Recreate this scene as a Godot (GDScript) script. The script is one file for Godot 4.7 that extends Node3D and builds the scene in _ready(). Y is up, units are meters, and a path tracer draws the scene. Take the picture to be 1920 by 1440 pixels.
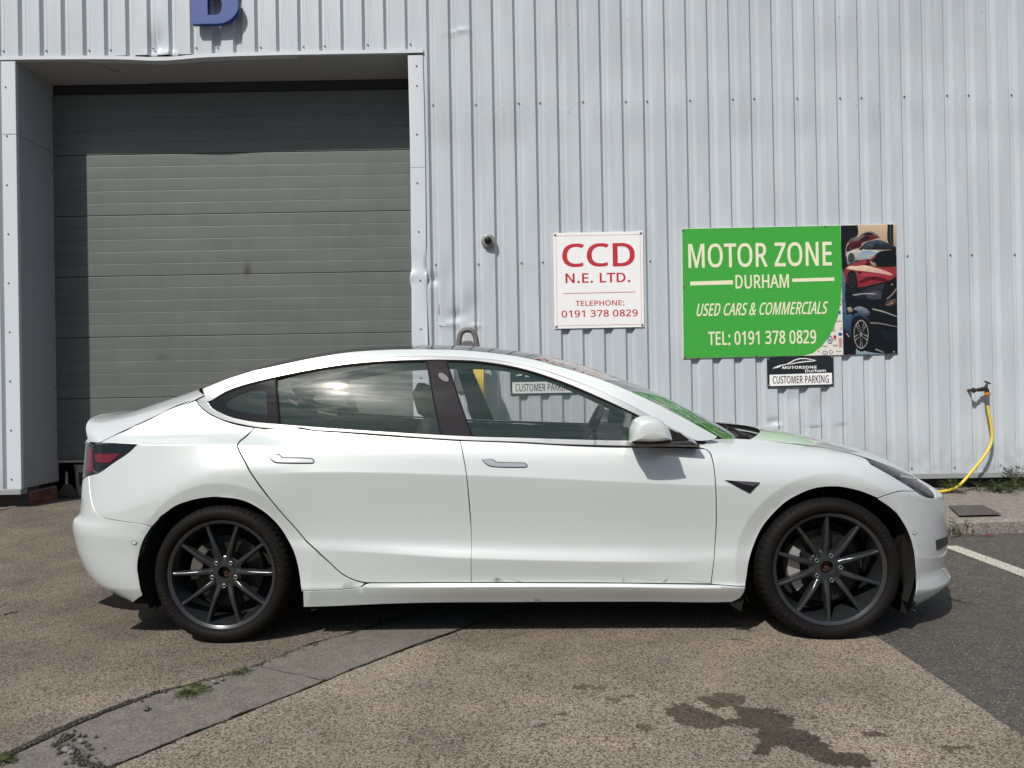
extends Node3D
# A white saloon parked in front of a metal clad industrial unit.

const WALL_Z := -6.866        # outer face of the cladding crowns
const DOOR_Z := -7.40
var noise := FastNoiseLite.new()
var mats := {}

# ------------------------------------------------------------------ small helpers
class Soup:
	var v := PackedVector3Array()
	var uv := PackedVector2Array()
	var use_uv := false
	func tri(a: Vector3, b: Vector3, c: Vector3) -> void:
		v.push_back(a); v.push_back(b); v.push_back(c)
	func quad(a: Vector3, b: Vector3, c: Vector3, d: Vector3) -> void:
		tri(a, b, c); tri(a, c, d)
	func quad_uv(a: Vector3, b: Vector3, c: Vector3, d: Vector3, ua: Vector2, ub: Vector2, uc: Vector2, ud: Vector2) -> void:
		use_uv = true
		quad(a, b, c, d)
		uv.append_array([ua, ub, uc, ua, uc, ud])

func pts(s: String) -> PackedVector2Array:
	var out := PackedVector2Array()
	for w in s.split(" ", false):
		var p := w.split(",")
		out.push_back(Vector2(float(p[0]), float(p[1])))
	return out

func grey(r: float, g := -1.0, b := -1.0) -> Color:
	return Color(r, r if g < 0.0 else g, r if b < 0.0 else b).linear_to_srgb()

func mat(key: String, c: Color, rough := 0.6, metal := 0.0) -> StandardMaterial3D:
	if mats.has(key):
		return mats[key]
	var m := StandardMaterial3D.new()
	m.resource_name = key
	m.albedo_color = c
	m.roughness = rough
	m.metallic = metal
	mats[key] = m
	return m

# normals from the faces that share a place and lie within an angle of each other
func finish(s: Soup, angle := 35.0) -> ArrayMesh:
	var n := s.v.size()
	var fn := PackedVector3Array(); fn.resize(n / 3)
	var at := {}
	for i in n / 3:
		var c := (s.v[i * 3 + 1] - s.v[i * 3]).cross(s.v[i * 3 + 2] - s.v[i * 3])
		fn[i] = c
	var ns := PackedVector3Array(); ns.resize(n)
	if angle <= 0.0:
		for i in n:
			ns[i] = fn[i / 3].normalized()
	else:
		var keys := PackedInt32Array(); keys.resize(n)
		var lists: Array[PackedInt32Array] = []
		for i in n:
			var k := Vector3i((s.v[i] * 20000.0).round())
			var id: int = at.get(k, -1)
			if id < 0:
				id = lists.size(); at[k] = id; lists.push_back(PackedInt32Array())
			lists[id].push_back(i / 3)
			keys[i] = id
		var lim := cos(deg_to_rad(angle))
		for i in n:
			var f := fn[i / 3]
			var fl := f.length()
			var sum := f
			if fl > 0.0:
				for j in lists[keys[i]]:
					if j != i / 3:
						var g := fn[j]
						if f.dot(g) > lim * fl * g.length():
							sum += g
			ns[i] = sum.normalized()
	var a := []
	a.resize(Mesh.ARRAY_MAX)
	var vv := s.v.duplicate()
	var nn := ns.duplicate()
	var uu := s.uv.duplicate()
	for i in n / 3:                     # Godot's front faces run clockwise
		vv[i * 3 + 1] = s.v[i * 3 + 2]; vv[i * 3 + 2] = s.v[i * 3 + 1]
		nn[i * 3 + 1] = ns[i * 3 + 2]; nn[i * 3 + 2] = ns[i * 3 + 1]
		if s.use_uv:
			uu[i * 3 + 1] = s.uv[i * 3 + 2]; uu[i * 3 + 2] = s.uv[i * 3 + 1]
	a[Mesh.ARRAY_VERTEX] = vv
	a[Mesh.ARRAY_NORMAL] = nn
	if s.use_uv:
		a[Mesh.ARRAY_TEX_UV] = uu
	var m := ArrayMesh.new()
	if n:
		m.add_surface_from_arrays(Mesh.PRIMITIVE_TRIANGLES, a)
	return m

func node(called: String, m: Mesh, material: Material, parent: Node = self) -> MeshInstance3D:
	var o := MeshInstance3D.new()
	o.name = called
	o.mesh = m
	o.material_override = material
	parent.add_child(o, true)
	return o

func part(called: String, s: Soup, material: Material, parent: Node, angle := 35.0) -> MeshInstance3D:
	return node(called, finish(s, angle), material, parent)

func thing(called: String, label: String, category: String, at := Vector3.ZERO, group := "") -> Node3D:
	var o := Node3D.new()
	o.name = called
	add_child(o, true)
	o.position = at
	o.set_meta("label", label)
	o.set_meta("category", category)
	if group:
		o.set_meta("group", group)
	return o

func struct(o: Node) -> Node:
	o.set_meta("kind", "structure")
	return o

func stuff(o: Node) -> Node:
	o.set_meta("kind", "stuff")
	return o

# a box with chamfered edges
func box(s: Soup, c: Vector3, size: Vector3, b := 0.0, t := Transform3D()) -> void:
	var h := size * 0.5
	if b <= 0.0:
		var p := []
		for k in 8:
			p.push_back(t * (c + Vector3(h.x if k & 1 else -h.x, h.y if k & 2 else -h.y, h.z if k & 4 else -h.z)))
		s.quad(p[4], p[5], p[7], p[6]); s.quad(p[1], p[0], p[2], p[3])
		s.quad(p[5], p[1], p[3], p[7]); s.quad(p[0], p[4], p[6], p[2])
		s.quad(p[6], p[7], p[3], p[2]); s.quad(p[0], p[1], p[5], p[4])
		return
	b = minf(b, minf(h.x, minf(h.y, h.z)) * 0.98)
	var f := func(x: float, y: float, z: float, axis: int) -> Vector3:
		var q := Vector3(x * h.x, y * h.y, z * h.z)
		if axis != 0: q.x -= x * b
		if axis != 1: q.y -= y * b
		if axis != 2: q.z -= z * b
		return t * (c + q)
	for sg in [-1.0, 1.0]:
		var a: Array = [[-1.0, -1.0], [1.0, -1.0], [1.0, 1.0], [-1.0, 1.0]]
		if sg < 0.0: a.reverse()
		s.quad(f.call(a[0][0], a[0][1], sg, 2), f.call(a[1][0], a[1][1], sg, 2), f.call(a[2][0], a[2][1], sg, 2), f.call(a[3][0], a[3][1], sg, 2))
		s.quad(f.call(sg, a[0][0], a[0][1], 0), f.call(sg, a[1][0], a[1][1], 0), f.call(sg, a[2][0], a[2][1], 0), f.call(sg, a[3][0], a[3][1], 0))
		s.quad(f.call(a[0][1], sg, a[0][0], 1), f.call(a[1][1], sg, a[1][0], 1), f.call(a[2][1], sg, a[2][0], 1), f.call(a[3][1], sg, a[3][0], 1))
	for p in [-1.0, 1.0]:
		for q in [-1.0, 1.0]:
			edge(s, f.call(p, q, -1.0, 0), f.call(p, q, 1.0, 0), f.call(p, q, 1.0, 1), f.call(p, q, -1.0, 1), t.basis * Vector3(p, q, 0))
			edge(s, f.call(p, -1.0, q, 0), f.call(p, 1.0, q, 0), f.call(p, 1.0, q, 2), f.call(p, -1.0, q, 2), t.basis * Vector3(p, 0, q))
			edge(s, f.call(-1.0, p, q, 1), f.call(1.0, p, q, 1), f.call(1.0, p, q, 2), f.call(-1.0, p, q, 2), t.basis * Vector3(0, p, q))
			for r in [-1.0, 1.0]:
				var a0: Vector3 = f.call(p, q, r, 0); var a1: Vector3 = f.call(p, q, r, 1); var a2: Vector3 = f.call(p, q, r, 2)
				if (a1 - a0).cross(a2 - a0).dot(t.basis * Vector3(p, q, r)) > 0.0: s.tri(a0, a1, a2)
				else: s.tri(a0, a2, a1)

func edge(s: Soup, a: Vector3, b: Vector3, c: Vector3, d: Vector3, out: Vector3) -> void:
	if (b - a).cross(c - a).dot(out) > 0.0: s.quad(a, b, c, d)
	else: s.quad(d, c, b, a)

func tube(s: Soup, path: PackedVector3Array, r: float, sides := 10, r1 := -1.0, caps := true) -> void:
	var n := path.size()
	var up := Vector3.UP if absf((path[1] - path[0]).normalized().y) < 0.9 else Vector3.RIGHT
	var prev: Array[Vector3] = []
	for i in n:
		var d := (path[mini(i + 1, n - 1)] - path[maxi(i - 1, 0)]).normalized()
		var x := up.cross(d).normalized()
		up = d.cross(x).normalized()
		var rr := r if r1 < 0.0 else lerpf(r, r1, float(i) / (n - 1))
		var ring: Array[Vector3] = []
		for k in sides:
			var a := TAU * k / sides
			ring.push_back(path[i] + (x * cos(a) + up * sin(a)) * rr)
		if i:
			for k in sides:
				var k1 := (k + 1) % sides
				s.quad(prev[k], prev[k1], ring[k1], ring[k])
		if caps and (i == 0 or i == n - 1):
			for k in sides:
				if i == 0: s.tri(path[i], ring[(k + 1) % sides], ring[k])
				else: s.tri(path[i], ring[k], ring[(k + 1) % sides])
		prev = ring

func smooth_path(p: PackedVector3Array, per := 6) -> PackedVector3Array:
	var out := PackedVector3Array()
	for i in p.size() - 1:
		var a := p[maxi(i - 1, 0)]; var d := p[mini(i + 2, p.size() - 1)]
		for k in per:
			out.push_back(p[i].cubic_interpolate(p[i + 1], a, d, float(k) / per))
	out.push_back(p[p.size() - 1])
	return out

# profile of (radius, height along z), revolved about z
func lathe(s: Soup, prof: PackedVector2Array, seg := 32, t := Transform3D()) -> void:
	for k in seg:
		var a := TAU * k / seg; var b := TAU * (k + 1) / seg
		for i in prof.size() - 1:
			var p := prof[i]; var q := prof[i + 1]
			var p0 := t * Vector3(p.x * cos(a), p.x * sin(a), p.y); var p1 := t * Vector3(p.x * cos(b), p.x * sin(b), p.y)
			var q0 := t * Vector3(q.x * cos(a), q.x * sin(a), q.y); var q1 := t * Vector3(q.x * cos(b), q.x * sin(b), q.y)
			if p.x > 1e-6: s.tri(p0, q1, p1)
			if q.x > 1e-6: s.tri(p0, q0, q1)

func area(p: PackedVector2Array) -> float:
	var a := 0.0
	for i in p.size(): a += p[i].cross(p[(i + 1) % p.size()])
	return a * 0.5

# polygon in x, y pushed from z0 to z1
func prism(s: Soup, poly: PackedVector2Array, z0: float, z1: float, t := Transform3D(), chamfer := 0.0) -> void:
	if area(poly) < 0.0:
		poly = poly.duplicate(); poly.reverse()
	var inner := poly
	if chamfer > 0.0:
		inner = PackedVector2Array()
		var m := poly.size()
		for i in m:
			var e0 := (poly[i] - poly[(i + m - 1) % m]).normalized(); var e1 := (poly[(i + 1) % m] - poly[i]).normalized()
			var nn := (e0.orthogonal() + e1.orthogonal()).normalized()     # orthogonal() of a counterclockwise outline points outwards or inwards
			var want := Vector2(-e1.y, e1.x)
			if nn.dot(want) < 0.0: nn = -nn
			inner.push_back(poly[i] + nn * chamfer)
	var idx := Geometry2D.triangulate_polygon(inner)
	for i in range(0, idx.size(), 3):
		var a := inner[idx[i]]; var b := inner[idx[i + 1]]; var c := inner[idx[i + 2]]
		if (b - a).cross(c - a) < 0.0:
			var w := b; b = c; c = w
		s.tri(t * Vector3(a.x, a.y, z1), t * Vector3(b.x, b.y, z1), t * Vector3(c.x, c.y, z1))
		s.tri(t * Vector3(a.x, a.y, z0), t * Vector3(c.x, c.y, z0), t * Vector3(b.x, b.y, z0))
	for i in poly.size():
		var j := (i + 1) % poly.size()
		var zc := z1 - chamfer
		s.quad(t * Vector3(poly[i].x, poly[i].y, z0), t * Vector3(poly[j].x, poly[j].y, z0), t * Vector3(poly[j].x, poly[j].y, zc), t * Vector3(poly[i].x, poly[i].y, zc))
		if chamfer > 0.0:
			s.quad(t * Vector3(poly[i].x, poly[i].y, zc), t * Vector3(poly[j].x, poly[j].y, zc), t * Vector3(inner[j].x, inner[j].y, z1), t * Vector3(inner[i].x, inner[i].y, z1))

# closed outline through the points, rounded except at sharp corners
func round_outline(p: PackedVector2Array, step: float, corner := 32.0) -> PackedVector2Array:
	var n := p.size()
	var sharp := []
	for i in n:
		var a := (p[i] - p[(i + n - 1) % n]); var b := (p[(i + 1) % n] - p[i])
		sharp.push_back(absf(a.angle_to(b)) > deg_to_rad(corner))
	var out := PackedVector2Array()
	for i in n:
		var j := (i + 1) % n
		var p0 := p[(i + n - 1) % n]; var p3 := p[(j + 1) % n]
		if sharp[i]: p0 = p[i] * 2.0 - p[j]
		if sharp[j]: p3 = p[j] * 2.0 - p[i]
		var d := p[i].distance_to(p[j])
		var k := maxi(1, int(ceil(d / step)))
		var t0 := (p[j] - p0).normalized() * d; var t1 := (p3 - p[i]).normalized() * d
		for q in k:
			var t := float(q) / k
			var h := p[i] * (1 + 2 * t) * (1 - t) * (1 - t) + t0 * t * (1 - t) * (1 - t) + p[j] * t * t * (3 - 2 * t) + t1 * t * t * (t - 1)
			out.push_back(h)
	return out

# a line of raised writing, fitted to a width and height; each word is a part
func lettering(called: String, text: String, font: Font, width: float, height: float, at: Vector3, material: Material, parent: Node, slant := 0.0, depth := 0.003) -> void:
	var whole := text_mesh(text, font, depth)
	var bb := whole.get_aabb()
	var sx := width / bb.size.x; var sy := height / bb.size.y
	var b := Basis(Vector3(sx, 0, 0), Vector3(slant * sy, sy, 0), Vector3(0, 0, 1))
	var c := bb.get_center()
	var before := ""
	for word in text.split(" "):
		var tm := text_mesh(word, font, depth)
		var o := node(called, tm, material, parent)
		var pen := font.get_string_size(before, HORIZONTAL_ALIGNMENT_LEFT, -1, 64).x * 0.01 if before else 0.0
		o.transform = Transform3D(b, at + b * Vector3(pen - c.x, -c.y, 0))
		before += word + " "

func text_mesh(text: String, font: Font, depth: float) -> TextMesh:
	var tm := TextMesh.new()
	tm.text = text
	tm.font = font
	tm.font_size = 64
	tm.pixel_size = 0.01
	tm.depth = depth
	tm.curve_step = 1.0
	tm.horizontal_alignment = HORIZONTAL_ALIGNMENT_LEFT
	return tm

func pick(x: float, xs: Array, ys: Array) -> float:
	for i in xs.size() - 1:
		if x <= xs[i + 1]:
			return lerpf(ys[i], ys[i + 1], clampf((x - xs[i]) / (xs[i + 1] - xs[i]), 0.0, 1.0))
	return ys[ys.size() - 1]

func pchip(xs: PackedFloat32Array, ys: PackedFloat32Array, q: float) -> float:
	var n := xs.size()
	q = clampf(q, xs[0], xs[n - 1])
	var i := 0
	while i < n - 2 and q > xs[i + 1]: i += 1
	var h := xs[i + 1] - xs[i]
	var t := (q - xs[i]) / h
	var m0 := slope_at(xs, ys, i); var m1 := slope_at(xs, ys, i + 1)
	return ys[i] * (1 + 2 * t) * (1 - t) * (1 - t) + m0 * h * t * (1 - t) * (1 - t) + ys[i + 1] * t * t * (3 - 2 * t) + m1 * h * t * t * (t - 1)

func slope_at(xs: PackedFloat32Array, ys: PackedFloat32Array, i: int) -> float:
	var n := xs.size()
	if i == 0: return (ys[1] - ys[0]) / (xs[1] - xs[0])
	if i == n - 1: return (ys[n - 1] - ys[n - 2]) / (xs[n - 1] - xs[n - 2])
	var h0 := xs[i] - xs[i - 1]; var h1 := xs[i + 1] - xs[i]
	var d0 := (ys[i] - ys[i - 1]) / h0; var d1 := (ys[i + 1] - ys[i]) / h1
	if d0 * d1 <= 0.0: return 0.0
	var w1 := 2 * h1 + h0; var w2 := h1 + 2 * h0
	return (w1 + w2) / (w1 / d0 + w2 / d1)

# ------------------------------------------------------------------ the place
func _ready() -> void:
	camera_sky_sun()
	ground()
	building()
	car()
	things()

func camera_sky_sun() -> void:
	var cam := Camera3D.new()
	cam.name = "camera"
	cam.position = Vector3(0, 1.2026, 0)
	cam.keep_aspect = Camera3D.KEEP_HEIGHT
	cam.fov = 54.87
	cam.near = 0.05
	cam.far = 600.0
	cam.rotation_degrees = Vector3(0.25, 0, -1.0)
	add_child(cam)
	cam.current = true

	var to_sun := Vector3(-0.357, 0.735, 0.577).normalized()
	var sun := DirectionalLight3D.new()
	sun.name = "sun"
	sun.light_energy = 1.30
	sun.light_color = Color(1.0, 0.975, 0.94)
	sun.light_angular_distance = 0.6
	sun.shadow_enabled = true
	sun.look_at_from_position(to_sun * 10.0, Vector3.ZERO, Vector3.UP)
	add_child(sun)

	# broken cloud with a veil before the sun
	var w := 1024; var h := 512
	var im := Image.create(w, h, false, Image.FORMAT_RGBF)
	var n := FastNoiseLite.new()
	n.seed = 11
	n.noise_type = FastNoiseLite.TYPE_SIMPLEX
	n.fractal_octaves = 5
	n.frequency = 0.55
	var n2 := FastNoiseLite.new()
	n2.seed = 5
	n2.frequency = 2.6
	n2.fractal_octaves = 4
	var n3 := FastNoiseLite.new()
	n3.seed = 8
	n3.frequency = 9.0
	n3.fractal_octaves = 4
	n3.fractal_gain = 0.6
	for j in h:
		var el := PI * (0.5 - (j + 0.5) / h)
		for i in w:
			var az := TAU * (i + 0.5) / w            # the first column looks along -z
			var d := Vector3(sin(az) * cos(el), sin(el), -cos(az) * cos(el))
			var c := Vector3(0.20, 0.19, 0.175)
			if el > 0.0:
				var p := d / (d.y + 0.13)
				var f := n.get_noise_3d(p.x, 0.0, p.z)
				var s := n3.get_noise_3d(p.x * 0.45, 0.0, p.z * 1.5)
				var g := n2.get_noise_3d(p.x, 0.0, p.z)
				var cover := smoothstep(-0.25, 0.15, f + 0.30 * g + 0.45 * s)
				var blue := Vector3(0.17, 0.25, 0.37).lerp(Vector3(0.38, 0.42, 0.46), pow(1.0 - d.y, 6.0))
				var thick := clampf(0.50 + 0.42 * smoothstep(0.62, 0.25, d.y) + 0.8 * f + 0.6 * g + 0.8 * s, 0.0, 1.0)
				var cloud := Vector3(0.80, 0.82, 0.84).lerp(Vector3(0.15, 0.18, 0.225), thick)
				c = blue.lerp(cloud, cover)
				var ang := rad_to_deg(acos(clampf(d.dot(to_sun), -1.0, 1.0)))
				var veil := 0.35 + 1.1 * clampf(0.45 + 0.5 * g + 1.4 * s, 0.0, 1.3)
				c += Vector3(1.0, 0.95, 0.84) * veil * (2.0 * exp(-ang / 9.0) + 8.0 * exp(-pow(ang / 5.5, 1.5)) + 12.0 * exp(-pow(ang / 2.4, 2.0)))
			im.set_pixel(i, j, Color(c.x, c.y, c.z))
	var sky := Sky.new()
	var pm := PanoramaSkyMaterial.new()
	pm.panorama = ImageTexture.create_from_image(im)
	pm.energy_multiplier = 1.0
	sky.sky_material = pm
	var e := Environment.new()
	e.background_mode = Environment.BG_SKY
	e.sky = sky
	e.tonemap_mode = Environment.TONE_MAPPER_LINEAR
	e.tonemap_exposure = 1.0
	e.sdfgi_enabled = true
	e.ssao_enabled = true
	e.ssil_enabled = true
	var we := WorldEnvironment.new()
	we.name = "world_environment"
	we.environment = e
	add_child(we)

# ------------------------------------------------------------------ surfaces
func noise_bytes(seed_: int, freq: float, size: int, kind := FastNoiseLite.TYPE_SIMPLEX_SMOOTH, oct := 3) -> PackedByteArray:
	var n := FastNoiseLite.new()
	n.seed = seed_
	n.noise_type = kind
	n.frequency = freq
	n.fractal_octaves = oct
	if kind == FastNoiseLite.TYPE_CELLULAR:
		n.fractal_type = FastNoiseLite.FRACTAL_NONE
		n.cellular_return_type = FastNoiseLite.RETURN_CELL_VALUE
	return n.get_seamless_image(size, size, false, false, 0.15, true).get_data()

func texture_of(bytes: PackedByteArray, w: int, h: int) -> ImageTexture:
	return ImageTexture.create_from_image(Image.create_from_data(w, h, false, Image.FORMAT_RGB8, bytes))

func srgb8(x: float) -> int:
	x = clampf(x, 0.0, 1.0)
	return int(255.0 * (12.92 * x if x < 0.0031308 else 1.055 * pow(x, 1.0 / 2.4) - 0.055) + 0.5)

# stones of a few tones in a paste: base colour, grain of the stones, share of dark and pale ones
func aggregate(seed_: int, size: int, grain: float, base: Vector3, dark: Vector3, pale: Vector3, dark_share: float, pale_share: float, mottling: float) -> ImageTexture:
	var cells := noise_bytes(seed_, grain, size, FastNoiseLite.TYPE_CELLULAR)
	var fine := noise_bytes(seed_ + 1, grain * 1.3, size, FastNoiseLite.TYPE_SIMPLEX, 2)
	var broad := noise_bytes(seed_ + 2, 0.012, size)
	var lut := PackedByteArray(); lut.resize(4096)
	for k in 4096: lut[k] = srgb8(k / 4095.0)
	var out := PackedByteArray(); out.resize(size * size * 3)
	var lo := int(dark_share * 255); var hi := int((1.0 - pale_share) * 255)
	for i in size * size:
		var c := cells[i]
		var f := (fine[i] - 128) / 128.0
		var b := 1.0 + mottling * (broad[i] - 128) / 128.0 + 0.24 * f
		var col := base
		if c < lo: col = dark.lerp(base, clampf(f * 1.6 + 0.1, 0.0, 1.0))
		elif c > hi: col = pale
		else: b *= 0.90 + 0.20 * c / 255.0
		out[i * 3] = lut[clampi(int(col.x * b * 4095.0), 0, 4095)]
		out[i * 3 + 1] = lut[clampi(int(col.y * b * 4095.0), 0, 4095)]
		out[i * 3 + 2] = lut[clampi(int(col.z * b * 4095.0), 0, 4095)]
	return texture_of(out, size, size)

func relief(seed_: int, size: int, freq: float) -> ImageTexture:
	var n := FastNoiseLite.new()
	n.seed = seed_; n.frequency = freq; n.fractal_octaves = 3
	return ImageTexture.create_from_image(n.get_seamless_image(size, size))

func ground_material(key: String, tex: Texture2D, tile: float, rough: float, bump: Texture2D, depth: float) -> StandardMaterial3D:
	var m := mat(key, Color.WHITE, rough)
	m.albedo_texture = tex
	m.uv1_triplanar = true
	m.uv1_world_triplanar = true
	m.uv1_scale = Vector3.ONE / tile
	if bump:
		m.heightmap_enabled = true
		m.heightmap_texture = bump
		m.heightmap_scale = depth
	return m

# broad wear of the yard, with the oil and water marks in front of the car; covers 7 x 6 metres
func yard_wear() -> ImageTexture:
	var size := 512
	var a := noise_bytes(41, 0.012, size, FastNoiseLite.TYPE_SIMPLEX_SMOOTH, 4)
	var b := noise_bytes(42, 0.035, size, FastNoiseLite.TYPE_SIMPLEX_SMOOTH, 4)
	var out := PackedByteArray(); out.resize(size * size * 3)
	for i in size * size:
		var f := (a[i] - 128) / 128.0; var g := (b[i] - 128) / 128.0
		var t := 0.90 + 0.11 * f + 0.07 * g
		var warm := 0.008 * g
		var px := (i % size) / float(size) * 7.0 - 5.2; var pz := (i / size) / float(size) * 6.0 - 7.6
		# the older slab beyond the trench is dirtier
		var over := pick(pz, [-7.6, -5.2, -3.72, -2.95, -1.6], [2.2, 0.5, -0.744, -1.455, -2.25]) - px
		if over > 0.0: t *= 0.90 - 0.04 * smoothstep(0.4, 1.4, over)
		out[i * 3] = clampi(int(255 * (t + warm)), 0, 255); out[i * 3 + 1] = clampi(int(255 * t), 0, 255); out[i * 3 + 2] = clampi(int(255 * (t - warm)), 0, 255)
	var im := Image.create_from_data(size, size, false, Image.FORMAT_RGB8, out)
	im.resize(2048, 2048, Image.INTERPOLATE_CUBIC)
	var n := FastNoiseLite.new()
	n.seed = 7; n.frequency = 14.0; n.fractal_octaves = 4
	var shapes := [
		[pts("0.682,-2.833 0.768,-2.884 0.882,-2.864 0.840,-2.770 0.727,-2.738"), 0.50],
		[pts("0.535,-2.741 0.619,-2.797 0.688,-2.739 0.729,-2.671 0.696,-2.589 0.61,-2.58 0.562,-2.656"), 0.46],
		[pts("0.80,-2.79 0.842,-2.756 0.922,-2.73 0.984,-2.661 0.967,-2.591 0.861,-2.555 0.775,-2.60 0.70,-2.62 0.71,-2.66 0.80,-2.66"), 0.40],
		[pts("0.825,-2.570 0.973,-2.575 1.013,-2.499 1.026,-2.425 1.121,-2.387 1.106,-2.304 0.981,-2.321 0.916,-2.411 0.865,-2.47 0.80,-2.40 0.751,-2.41 0.80,-2.47"), 0.36]]
	for d in [[0.251, -2.957, 0.035, 0.02], [0.29, -2.968, 0.022, 0.012], [0.32, -2.94, 0.03, 0.02], [0.363, -2.837, 0.028, 0.02], [0.423, -2.868, 0.025, 0.014], [0.447, -2.603, 0.035, 0.03], [1.201, -2.527, 0.045, 0.022], [1.425, -2.422, 0.06, 0.02],
			[0.083, -2.633, 0.02, 0.015], [0.155, -2.724, 0.02, 0.015], [1.06, -2.66, 0.02, 0.012], [1.17, -2.60, 0.015, 0.01], [-0.55, -3.75, 0.10, 0.03]]:
		var ring := PackedVector2Array()
		for k in 10: ring.push_back(Vector2(d[0] + d[2] * cos(TAU * k / 10), d[1] + d[3] * sin(TAU * k / 10)))
		shapes.push_back([ring, 0.55])
	for sh in shapes:
		var poly: PackedVector2Array = sh[0]
		var r := Rect2(poly[0], Vector2.ZERO)
		for p in poly: r = r.expand(p)
		r = r.grow(0.03)
		var i0 := int((r.position.x + 5.2) / 7.0 * 2048); var i1 := int((r.end.x + 5.2) / 7.0 * 2048)
		var j0 := int((r.position.y + 7.6) / 6.0 * 2048); var j1 := int((r.end.y + 7.6) / 6.0 * 2048)
		for j in range(j0, j1):
			for i in range(i0, i1):
				var p := Vector2(i / 2048.0 * 7.0 - 5.2, j / 2048.0 * 6.0 - 7.6)
				var q := p + Vector2(n.get_noise_2d(p.x, p.y), n.get_noise_2d(p.x + 40.0, p.y)) * 0.028 + Vector2(n.get_noise_2d(p.x * 4.0, p.y * 4.0), n.get_noise_2d(p.x * 4.0 + 40.0, p.y * 4.0)) * 0.014
				if Geometry2D.is_point_in_polygon(q, poly):
					var k: float = sh[1] * (1.0 + 0.25 * n.get_noise_2d(p.x * 0.5, p.y * 0.5 + 9.0))
					var c := im.get_pixel(i, j)
					if c.b > 0.6 or k < 0.9:
						im.set_pixel(i, j, Color(minf(c.r, 0.86 * pow(k, 0.58)), minf(c.g, 0.85 * pow(k, 0.60)), minf(c.b, 0.82 * pow(k, 0.64))))
	return ImageTexture.create_from_image(im)

# ground level of the yard: flat under the car, rising to the building
func level(z: float) -> float:
	return 0.17 * smoothstep(-4.7, -7.3, z)

func sheet(xs: PackedFloat32Array, zs: PackedFloat32Array, lift: float, sloping := true) -> ArrayMesh:
	var v := PackedVector3Array(); var nn := PackedVector3Array(); var u2 := PackedVector2Array(); var idx := PackedInt32Array()
	for z in zs:
		for x in xs:
			v.push_back(Vector3(x, (level(z) if sloping else 0.0) + lift, z))
			var dy := (level(z + 0.05) - level(z - 0.05)) / 0.1 if sloping else 0.0
			nn.push_back(Vector3(0, 1, -dy).normalized())
			u2.push_back(Vector2((x + 5.2) / 7.0, (z + 7.6) / 6.0))
	var w := xs.size()
	for j in zs.size() - 1:
		for i in w - 1:
			var a := j * w + i
			idx.append_array([a, a + 1, a + w + 1, a, a + w + 1, a + w])     # clockwise from above
	var arr := []; arr.resize(Mesh.ARRAY_MAX)
	arr[Mesh.ARRAY_VERTEX] = v; arr[Mesh.ARRAY_NORMAL] = nn; arr[Mesh.ARRAY_TEX_UV] = u2; arr[Mesh.ARRAY_TEX_UV2] = u2; arr[Mesh.ARRAY_INDEX] = idx
	var m := ArrayMesh.new()
	m.add_surface_from_arrays(Mesh.PRIMITIVE_TRIANGLES, arr)
	return m

func steps(a: float, b: float, n: int) -> PackedFloat32Array:
	var o := PackedFloat32Array()
	for i in n + 1: o.push_back(lerpf(a, b, float(i) / n))
	return o

# a band on the ground between two lines of points
func band(l: PackedVector2Array, r: PackedVector2Array, lift: float, jitter := 0.0, seed_ := 1) -> ArrayMesh:
	var s := Soup.new()
	var n := FastNoiseLite.new()
	n.seed = seed_; n.frequency = 9.0; n.fractal_octaves = 3
	var prev := []
	for k in l.size() - 1:
		var cnt := maxi(2, int(l[k].distance_to(l[k + 1]) / 0.02))
		for q in cnt + 1:
			var t := float(q) / cnt
			var a := l[k].lerp(l[k + 1], t); var b := r[k].lerp(r[k + 1], t)
			var side := (a - b).normalized()
			a += side * n.get_noise_2d(a.x, a.y) * jitter; b += side * n.get_noise_2d(b.x + 20.0, b.y) * jitter
			var row := []
			for m in 5:
				var c := a.lerp(b, m / 4.0)
				row.push_back(Vector3(c.x, level(c.y) + lift, c.y))
			if prev.size():
				for m in 4: s.quad(prev[m], row[m], row[m + 1], prev[m + 1]) if (row[m] - prev[m]).cross(row[m + 1] - prev[m]).y > 0.0 else s.quad(prev[m + 1], row[m + 1], row[m], prev[m])
			prev = row
	return finish(s, 60.0)

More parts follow.
